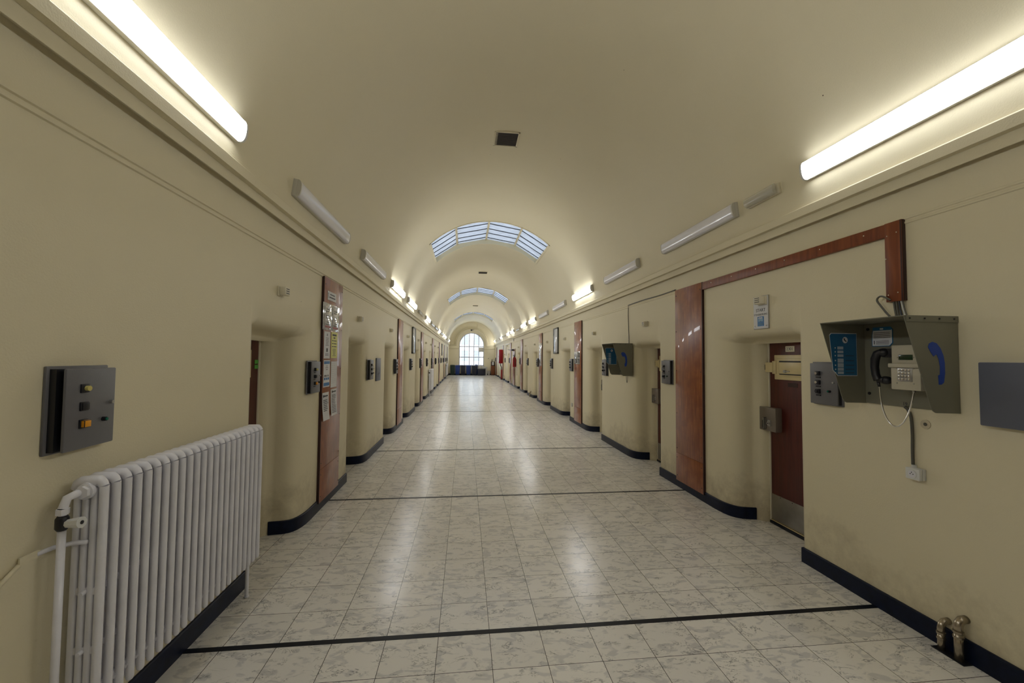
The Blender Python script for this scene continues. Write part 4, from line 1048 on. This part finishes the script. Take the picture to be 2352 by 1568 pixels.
# ------------------------------------------------------------------ cast iron radiators
def radiator(side, y0, nsec, pitch, x_back, x_front, z0, z1, label):
    """y0 = first (nearest) section"""
    root = empty('radiator', ((x_back + x_front) / 2, y0, 0))
    sgn = 1 if x_front > x_back else -1
    w = abs(x_front - x_back); r = .0148
    cols_x = [-w / 2 + r + k_ * (w - 2 * r) / 3 for k_ in range(4)]
    mb = MB()
    zc = z1 - r - .012
    cols_x = [-w / 2 + r + k_ * (w - 2 * r) / 3 for k_ in range(4)]
    mb.tube([(sgn * cols_x[3], 0, z) for z in (z0, z0 + .004, z0 + .014, z0 + .05, zc - .03, zc)], [r * .5, r * .8, r, r, r, r], M_RAD, seg=12)
    for cx_ in cols_x[:3]: mb.box((sgn * cx_ - .0115, -.0112, z0 + .012), (sgn * cx_ + .0115, .0112, zc), M_RAD, .007)
    for zz, hh in ((zc, .032), (z0 + .055, .026)):
        mb.tube([(sgn * (-w / 2 + .002), 0, zz - .01), (sgn * (-w / 2 + .012), 0, zz + hh * .35), (sgn * (-w / 4), 0, zz + hh * .6), (0, 0, zz + hh * .6), (sgn * w / 4, 0, zz + hh * .6), (sgn * (w / 2 - .022), 0, zz + hh * .42), (sgn * (w / 2 - .016), 0, zz + (0 if zz > 1 else .02))], [.014, .018, .021, .022, .021, .0165, .0158], M_RAD, seg=10)
        mb.cyl((0, -pitch / 2, zz), (0, pitch / 2, zz), .021, M_RAD, seg=12)
    for zz in (z0 + (z1 - z0) * .27, z0 + (z1 - z0) * .52):
        mb.box((-w / 2 + r, -.007, zz - .014), (w / 2 - r, .007, zz + .014), M_RAD, .004)
        mb.cyl((0, -pitch / 2, zz), (0, pitch / 2, zz), .008, M_RAD, seg=8)
    s0 = mb.build('radiator_section', root, angle=60)
    for i in range(1, nsec):
        c = s0.copy(); COL.objects.link(c); c.parent = root; c.location = (0, i * pitch, 0)
    for yy in (pitch * .9 if side == 'far' else pitch * 1.0, (nsec - 1.0) * pitch):
        mb = MB(); mb.cyl((-sgn * .012, yy, 0.0), (-sgn * .012, yy, z0 + .06), .0115, M_RAD, seg=10); mb.ball((-sgn * .012, yy, .006), .017, M_RAD, (1, 1, .4), seg=10); mb.build('leg', root)
    # supply pipe and valve at the near end
    mb = MB()
    el = [(-sgn * .005, -.02, z1 - .040), (-sgn * .012, -.045, z1 - .040), (-sgn * .026, -.070, z1 - .05), (-sgn * .030, -.080, z1 - .085)]
    mb.cyl((0, -.015, z1 - .04), (0, -.032, z1 - .04), .030, M_RAD, seg=20); mb.cyl((0, -.030, z1 - .04), (0, -.045, z1 - .04), .024, M_RAD, seg=6)
    mb.tube(el, .0145, M_RAD, seg=12); mb.cyl((-sgn * .030, -.080, z1 - .085), (-sgn * .030, -.080, z1 - .105), .020, M_RAD, seg=6)
    mb.tube([(-sgn * .030, -.080, z1 - .085), (-sgn * .030, -.080, z1 - .17)], .0125, M_RAD, seg=12)
    mb.tube([(-sgn * .030, -.080, z1 - .17), (-sgn * .030, -.080, .0)], .0125, M_RAD, seg=12)
    mb.build('supply_pipe', root)
    mb = MB(); mb.tube([(-sgn * .030, -.080, z1 - .11), (-sgn * .030, -.080, z1 - .12), (-sgn * .030, -.080, z1 - .155), (-sgn * .030, -.080, z1 - .165)], [.014, .020, .020, .014], M_BLACK, seg=10); v = mb.build('valve', root); v['label'] = 'black valve body'
    mb = MB(); mb.cyl((-sgn * .012, -.080, z1 - .140), (sgn * .040, -.085, z1 - .135), .015, M_WHITE, r1=.021, seg=8); mb.cyl((sgn * .040, -.085, z1 - .135), (sgn * .042, -.085, z1 - .135), .007, M_BLACK, seg=10); mb.build('valve_knob', v)
    mb = MB()
    zb = z1 - .235
    mb.box((-.042, -.030, zb - .011), (-.036 + .0, .02, zb + .011), M_RAD) if sgn < 0 else None
    hx = -(w / 2) - .022
    mb.box((sgn * hx - .003, -.17, zb - .012), (sgn * hx + .003, -.10, zb + .012), M_WALL)
    mb.tube([(sgn * hx, -.17, zb - .012), (sgn * hx, -.24, zb - .055)], .008, M_WALL, seg=6)
    mb.tube([(sgn * hx, -.11, zb), (sgn * (hx + .01), -.06, zb), (sgn * (hx + .05), -.022, zb), (sgn * (hx + .09), -.020, zb)], .0085, M_RAD, seg=6)
    mb.build('wall_bracket', root)
    tag(root, label, 'radiator', 'white column radiators')
    return root
radiator('L', 1.815, 23, .0567, -1.514, -1.394, .262, 1.158, 'big white cast iron column radiator on the left wall near the camera')
radiator('far', 17.5, 21, .0567, -1.514, -1.394, .262, 1.13, 'white column radiator halfway down the left wall')
radiator('far', 32.3, 21, .0567, -1.514, -1.394, .262, 1.13, 'farthest white column radiator near the end wall')

# heating pipe stubs at the right wall
def pipe_pair(y0, lab):
    for j, (dy, hgt, r) in enumerate(((.085, .155, .017), (0.0, .215, .020))):
        root = empty('heating_pipe', (XR - .052, y0 + dy, 0))
        mb = MB(); mb.tube([(0, 0, 0), (0, 0, hgt - .05)], r, M_PIPE, seg=16); mb.build('riser', root)
        mb = MB(); mb.tube([(0, 0, hgt - .055), (0, 0, hgt - .03), (.006, 0, hgt - .01), (.022, 0, hgt + .004), (.052, 0, hgt + .006)], r * 1.05, M_PIPE, seg=16); mb.build('elbow', root)
        mb = MB(); mb.cyl((0, 0, hgt - .062), (0, 0, hgt - .052), r * 1.22, M_PIPE, seg=18); mb.cyl((0, 0, hgt - .090), (0, 0, hgt - .080), r * 1.22, M_PIPE, seg=18); mb.build('collar', root)
        tag(root, ('short bent heating pipe, shorter and farther of the pair ' if j == 0 else 'taller bent heating pipe nearer the camera ') + lab, 'pipe', 'heating pipe stubs')
pipe_pair(2.045, 'at the right wall foot')
mb = MB(); mb.box((XR - .078, 2.005, .001), (XR - .018, 2.165, .005), M_BLACK, .001); tag(mb.build('floor_cutout'), 'dark rough cutout in the floor around the heating pipes', 'floor hole')
pipe_pair(17.30, 'far along the right wall foot')
simple_plate('power_socket', 'R', 10.52, .44, .07, .09, .03, M_CAP, 'small beige socket low on the right wall beyond the photo board', 'socket', screw=False)
simple_plate('power_socket', 'R', 1.742, .375, .055, .105, .03, M_WHITE, 'white socket cut by the right picture edge near the floor', 'socket', screw=False)

# ------------------------------------------------------------------ light fittings on the vault
def d_prof(w, d, n=12):
    pts = [(-w / 2, .026)]
    for i in range(n + 1):
        a = PI * i / n; pts.append((-w / 2 * math.copysign(abs(math.cos(a)) ** .8, math.cos(a)), (.03 + (d - .03) * math.sin(a) ** .75)))
    pts.append((w / 2, .026)); return pts
def make_light(lit, L=1.53, w=.14, d=.065):
    root = empty('ceiling_light')
    mb = MB(); mb.box((-L / 2, -.012, -w / 2 - .004), (L / 2, .027, w / 2 + .004), M_CAP, .002); mb.build('base_plate', root)
    mb = MB(); mb.prism([(p[1], p[0]) for p in d_prof(w, d)], 'x', -L / 2 + .02, L / 2 - .02, {0: M_DIFF, 1: M_LIT, 2: M_LITF}[lit]); mb.build('diffuser', root)
    for s in (-1, 1):
        mb = MB(); mb.prism([(p[1] * 1.03, p[0] * 1.02) for p in d_prof(w, d)], 'x', s * (L / 2 - .02), s * (L / 2 - .002), M_CAP if not lit else M_WHITE); mb.build('end_cap', root)
    return root
def make_emergency(L=.40, w=.095, d=.06, knob=False):
    root = empty('emergency_light')
    mb = MB(); mb.box((-L / 2, -.012, -w / 2), (L / 2, .018, w / 2), M_IVORY, .004); mb.build('base_plate', root)
    mb = MB(); mb.prism([(p[1] + .015, p[0] * .93) for p in d_prof(w, d)], 'x', -L / 2 + .008, L / 2 - .02, M_COVER); mb.build('cover', root)
    mb = MB(); mb.cyl((-L / 2 + .03, .04, 0), (L / 2 - .05, .04, 0), .008, M_WHITE, seg=10); mb.build('tube', root)
    mb = MB(); mb.box((L / 2 - .05, .018, -w / 2 + .01), (L / 2 - .01, .05, w / 2 - .01), M_IVORY, .004)
    if knob: mb.cyl((L / 2 + .03, .0, 0), (L / 2 + .03, .06, 0), .035, M_CAP, seg=16)
    mb.build('end_block', root)
    return root
def vault_place(o, side, y, z, flip=False):
    th = math.asin((z - CZ) / RV)
    if side == 'L': pos = Vector((CX - RV * math.cos(th), y, z)); n = Vector((math.cos(th), 0, -math.sin(th))); t = Vector((math.sin(th), 0, math.cos(th)))
    else: pos = Vector((CX + RV * math.cos(th), y, z)); n = Vector((-math.cos(th), 0, -math.sin(th))); t = Vector((-math.sin(th), 0, math.cos(th)))
    xx = n.cross(t)
    if flip: xx = -xx; t = -t
    M = Matrix((xx, n, t)).transposed().to_4x4(); M.translation = pos + n * .006
    o.matrix_world = M
LP = {k_: make_light(k_) for k_ in (0, 1, 2)}
lused = set()
ZL, ZR = 3.095, 3.165
LIGHTS = [('L', 2.025, 1), ('L', 4.42, 0), ('L', 6.73, 0), ('L', 9.06, 1), ('L', 11.39, 1), ('L', 16.03, 1), ('L', 18.4, 0), ('L', 20.72, 0), ('L', 23.0, 1), ('L', 25.3, 0), ('L', 27.6, 1), ('L', 29.9, 1), ('L', 36.2, 1),
          ('R', 2.205, 1), ('R', 4.575, 0), ('R', 6.93, 0), ('R', 9.31, 1), ('R', 11.68, 0), ('R', 14.1, 0), ('R', 16.50, 1), ('R', 18.95, 1), ('R', 23.75, 1), ('R', 26.0, 1), ('R', 30.95, 1), ('R', 33.5, 0), ('R', 38.0, 1),
          # unseen pair added behind the viewer to lift the near walls
          ('L', -0.27, 1), ('R', -0.15, 1)]
cnt = {}
for side, y, lit in LIGHTS:
    if lit and y > 5: lit = 2
    if lit in lused: r_ = dup(LP[lit])
    else: r_ = LP[lit]; lused.add(lit)
    vault_place(r_, side, y, ZL if side == 'L' else ZR)
    if y < 0:
        tag(r_, 'glowing long tube light added unseen behind the viewer, %s' % ('near left' if (side, y > -2) == ('L', True) else 'far left' if side == 'L' else 'near right' if y > -2 else 'far right'), 'light', 'tube lights along the vault'); continue
    i = cnt.get(side, 0); cnt[side] = i + 1
    tag(r_, '%s long tube light on the %s of the vault, %s from the camera' % ('glowing' if lit else 'unlit', 'left' if side == 'L' else 'right', ORD[i]), 'light', 'tube lights along the vault')
e = make_emergency(); vault_place(e, 'R', 3.45, 3.155); tag(e, 'small clear covered emergency light next to the glowing right tube', 'light')
e = make_emergency(1.25, .11, .05, True); vault_place(e, 'L', 13.65, 3.07); tag(e, 'slim emergency light with round sensor high on the left', 'light')
e = make_emergency(1.25, .11, .05, True); vault_place(e, 'R', 21.1, 3.12, False); tag(e, 'slim emergency light with round sensor high on the right', 'light')
e = make_emergency(.9, .10, .05); vault_place(e, 'L', 32.6, 3.08); tag(e, 'tiny far unlit slim fitting on the left', 'light')
e = make_emergency(1.0, .10, .05); vault_place(e, 'R', 28.7, 3.16); tag(e, 'tiny far unlit slim fitting on the right', 'light')

# ceiling vents
for i, (xc, y) in enumerate(((.572, 6.12), (.635, 16.08), (.585, 26.5))):
    root = empty('ceiling_vent', (xc, y, CZ + math.sqrt(RV ** 2 - (xc - CX) ** 2) - .001))
    mb = MB()
    for lo, hi in (((-.19, -.21), (.19, -.185)), ((-.19, .185), (.19, .21)), ((-.19, -.21), (-.167, .21)), ((.167, -.21), (.19, .21))): mb.box((lo[0], lo[1], -.014), (hi[0], hi[1], .01), M_WALL, .002)
    mb.build('frame', root)
    mb = MB(); mb.box((-.168, -.186, -.006), (.168, .186, .0), M_GRILL)
    for j in range(9): mb.box((-.166, -.17 + j * .04, -.010), (.166, -.155 + j * .04, -.005), M_GRILL)
    mb.build('grille', root)
    tag(root, '%s dark square vent grille in the vault crown' % ('nearest large', 'second middle', 'farthest tiny')[i], 'vent', 'vault vents')

# ------------------------------------------------------------------ things at the far end
def wheelie(x, y, w, h, m, label, ml=None):
    root = empty('wheelie_bin', (x, y, 0)); ml = ml or m
    mb = MB(); r = bmesh.ops.create_cube(mb.bm, size=1)['verts']
    for v in r:
        top = v.co.z > 0; k_ = 1.0 if top else .80
        v.co = Vector((v.co.x * w * k_, v.co.y * .48 * k_, (h - .06) if top else .06))
    mb._fin(r, m, None, .02)
    mb.box((-w / 2 - .012, -.26, h - .085), (w / 2 + .012, .25, h - .055), m, .008); mb.build('body', root)
    mb = MB(); mb.box((-w / 2 - .005, -.27, h - .054), (w / 2 + .005, .25, h - .02), ml, .014); mb.ball((0, 0, h - .025), .2, ml, (w / .44, 1.1, .12)); mb.build('lid', root)
    for s in (-1, 1):
        mb = MB(); mb.cyl((s * (w / 2 - .09), .19, .09), (s * (w / 2 - .04), .19, .09), .09, M_BLACK, seg=16); mb.build('wheel', root)
    mb = MB(); mb.cyl((-w / 2 + .05, .28, h - .06), (w / 2 - .05, .28, h - .06), .014, ml, seg=10); mb.build('handle', root)
    tag(root, label, 'bin', 'wheelie bins at the end wall')
wheelie(-1.175, 38.45, .43, .95, M_BING, 'dark green wheelie bin, leftmost of the row')
wheelie(-.715, 38.4, .43, .93, M_BINB, 'blue wheelie bin beside the dark green one')
wheelie(-.215, 38.4, .43, .92, M_BIND, 'dark navy wheelie bin between the two blue ones')
wheelie(.290, 38.35, .44, .92, M_BINB, 'blue wheelie bin in the middle of the row')
wheelie(.82, 38.05, .47, .92, M_BIND, 'dark navy wheelie bin beside the low black crate')
wheelie(1.0, 38.63, .26, .99, M_BINB, 'blue lidded bin peeking behind the navy bin')
root = empty('storage_crate', (1.46, 38.05, 0)); tag(root, 'low wide black crate under the window', 'crate')
mb = MB(); mb.box((-.36, -.25, .02), (.36, .25, .56), M_BIND, .02)
for j in range(5): mb.box((-.33 + j * .16, -.262, .08), (-.31 + j * .16, -.25, .50), M_BIND)
mb.build('body', root)
mb = MB(); mb.box((-.38, -.27, .56), (.38, .27, .61), mat('grey_lid', (.09, .09, .10, 1), .5), .01); mb.build('lid', root)
def canister(x, y, z, w, h, label, m=M_WHITE, boxy=False):
    root = empty('white_container', (x, y, z)); mb = MB()
    if boxy: mb.box((-w / 2, -w / 3, 0), (w / 2, w / 3, h * .9), m, .02)
    else: mb.tube([(0, 0, 0), (0, 0, .02), (0, 0, h * .85), (0, 0, h * .9)], [w / 2 * .85, w / 2 * .9, w / 2, w / 2 * .96], m, seg=18)
    mb.build('body', root)
    mb = MB()
    if boxy: mb.cyl((w * .2, 0, h * .88), (w * .2, 0, h), w * .12, M_CABLE, seg=12)
    else: mb.cyl((0, 0, h * .9), (0, 0, h), w / 2 * 1.05, m, seg=18)
    mb.build('lid', root); tag(root, label, 'container'); return root
canister(1.34, 38.05, .612, .22, .38, 'tall white canister standing on the black crate', boxy=True)
canister(1.64, 38.05, .612, .28, .24, 'squat white box standing on the black crate', boxy=True)
canister(1.90, 38.45, .0, .27, .40, 'lower white bucket of the stacked pair')
canister(1.90, 38.45, .402, .25, .36, 'upper white bucket of the stacked pair')
canister(2.20, 38.5, .0, .22, .38, 'single short white bucket left of the brown cabinet')
root = empty('brown_cabinet', (2.55, 38.4, 0)); tag(root, 'brown wooden cabinet against the right end of the wall', 'cabinet')
mb = MB(); mb.box((-.19, -.2, .05), (.17, .25, 1.23), M_BROWN, .005); mb.box((-.17, -.17, 0), (.15, .23, .05), M_BLACK); mb.build('body', root)
mb = MB(); mb.box((-.18, -.215, .08), (.16, -.2, .86), M_BROWN, .004); mb.build('door', root)
mb = MB(); mb.box((-.20, -.215, 1.23), (.18, .26, 1.26), M_EDGE, .004); mb.box((-.19, -.212, .88), (.17, -.2, 1.23), M_EDGE, .003); mb.build('top', root)
mb = MB(); mb.box((2.44, 38.178, .95), (2.63, 38.182, 1.24), M_PAPER); tag(mb.build('paper_notice'), 'white paper stuck on the far brown cabinet', 'notice')
for xx, hh, m in ((2.46, .26, M_CABLE), (2.60, .24, M_WHITE)):
    root = empty('bottle', (xx, 38.35, 1.26)); mb = MB(); mb.tube([(0, 0, 0), (0, 0, hh * .6), (0, 0, hh * .75), (0, 0, hh * .85)], [.04, .04, .018, .015], m, seg=12); mb.build('body', root)
    mb = MB(); mb.cyl((0, 0, hh * .85), (0, 0, hh), .018, M_BLACK, seg=10); mb.build('cap', root)
    tag(root, 'dark bottle on the brown cabinet' if m is M_CABLE else 'white bottle on the brown cabinet', 'bottle')
mb = MB(); mb.cyl((1.06, YE - .012, 4.44), (1.06, YE - .012, 4.95), .012, M_WALL, seg=10); tag(mb.build('conduit'), 'thin vertical conduit above the end window arch', 'conduit')
root = empty('security_camera', (.53, YE - .02, 4.19)); tag(root, 'small dark security camera above the arched end window', 'camera')
mb = MB(); mb.cyl((0, .02, .02), (0, -.12, .02), .025, M_CABLE, seg=12); mb.build('bracket', root)
mb = MB(); mb.box((-.08, -.28, -.06), (.06, -.10, .05), M_BLACK, .02); mb.build('housing', root)
mb = MB(); mb.box((.10, -.10, -.02), (.22, .02, .05), M_CAP, .01); mb.build('junction_box', root)
mb = MB(); mb.cyl((2.15, YE - .001, 1.55), (2.15, YE - .07, 1.55), .03, M_CABLE, seg=12); tag(mb.build('call_button'), 'tiny dark button on the end wall above the cabinet', 'button')

# fire hose cabinet with its red riser
root = wall_empty('hose_cabinet', 'R', 31.2, 1.73); tag(root, 'tall red fire hose cabinet far on the right wall', 'hose cabinet')
mb = MB(); mb.box((-.35, -.26, -.52), (.35, 0, .52), M_REDP, .01); mb.build('body', root)
mb = MB(); mb.box((-.33, -.275, -.50), (.33, -.26, .50), M_REDP, .006); dd = mb.build('door', root)
mb = MB(); mb.box((-.30, -.29, -.04), (-.27, -.272, .04), M_CHROME, .003); mb.build('handle', dd)
mb = MB(); mb.tube([(.15, -.16, -.52), (.15, -.16, -.60), (.10, -.12, -.72), (.06, -.06, -.80), (.06, -.06, -1.0)], .03, M_BLACK, seg=10); mb.build('hose', root)
mb = MB(); mb.cyl((XR - .06, 31.14, 0), (XR - .06, 31.14, .73), .05, M_REDP, seg=14); mb.cyl((XR - .06, 31.14, 0), (XR - .06, 31.14, .05), .07, M_BLACK, seg=14); tag(mb.build('water_riser'), 'red water pipe below the fire hose cabinet', 'pipe')
# extinguisher
root = wall_empty('fire_extinguisher', 'R', 22.45, 1.14); tag(root, 'red fire extinguisher with black top on the right wall', 'extinguisher')
mb = MB(); mb.tube([(0, -.115, 0), (0, -.115, .02), (0, -.115, .44), (0, -.115, .51), (0, -.115, .56)], [.085, .100, .100, .075, .035], M_REDP, seg=20); mb.build('cylinder', root)
mb = MB(); mb.cyl((0, -.115, .55), (0, -.115, .62), .03, M_BLACK, seg=12); mb.box((-.015, -.20, .60), (.015, -.06, .63), M_BLACK, .004); mb.box((-.012, -.20, .65), (.012, -.08, .665), M_BLACK, .003); mb.cyl((0, -.10, .61), (0, -.10, .70), .012, M_BLACK, seg=8); mb.build('valve_head', root)
mb = MB(); mb.tube([(.03, -.13, .60), (.10, -.16, .55), (.125, -.14, .40), (.12, -.12, .15), (.11, -.12, .05)], .011, M_BLACK, seg=8); mb.build('hose', root)
mb = MB(); mb.box((-.04, -.022, .30), (.04, 0, .42), M_STEEL, .003); mb.build('wall_bracket', root)
# bracket arm with small camera
root = wall_empty('bracket_arm', 'R', 23.6, 2.09, XR - .034); tag(root, 'dark wall bracket arm with small box above the extinguisher', 'bracket')
mb = MB(); mb.box((-.18, -.12, -.045), (.18, 0, .05), M_PANELD, .01); mb.build('box', root)
mb = MB(); mb.cyl((0, -.10, 0.0), (-.02, -.34, .02), .012, M_BLACK, seg=8); mb.build('arm', root)
root = wall_empty('key_strip', 'R', 22.1, .92); tag(root, 'narrow pale vertical strip below the extinguisher', 'wall strip')
mb = MB(); mb.box((-.03, -.02, -.22), (.03, 0, .18), M_CAP, .003); mb.build('strip', root)
mb = MB(); mb.cyl((0, -.015, .2), (0, -.03, .2), .02, M_BLACK, seg=10); mb.build('knob', root)
root = wall_empty('white_conduit', 'R', 26.65, 2.56); tag(root, 'white cable duct running sideways and down on the far right wall', 'cable duct')
mb = MB(); mb.box((-1.45, -.04, -.05), (1.0, 0, .0), M_WHITE, .004); mb.build('horizontal_run', root)
mb = MB(); mb.box((-1.50, -.04, -.78), (-1.43, 0, .0), M_WHITE, .004); mb.build('vertical_run', root)
mb = MB(); mb.box((XR - .05, 23.6, 2.60), (XR - .001, 23.75, 2.77), M_WHITE, .006); tag(mb.build('white_box'), 'small white box right under the cornice on the right', 'box')
mb = MB(); mb.box((XL + .001, 1.30, 1.74), (XL + .0035, 1.475, 1.78), mat('old_mark', (.45, .38, .25, 1), .6)); tag(mb.build('wall_mark'), 'faint dark smudge at the left picture edge', 'mark')
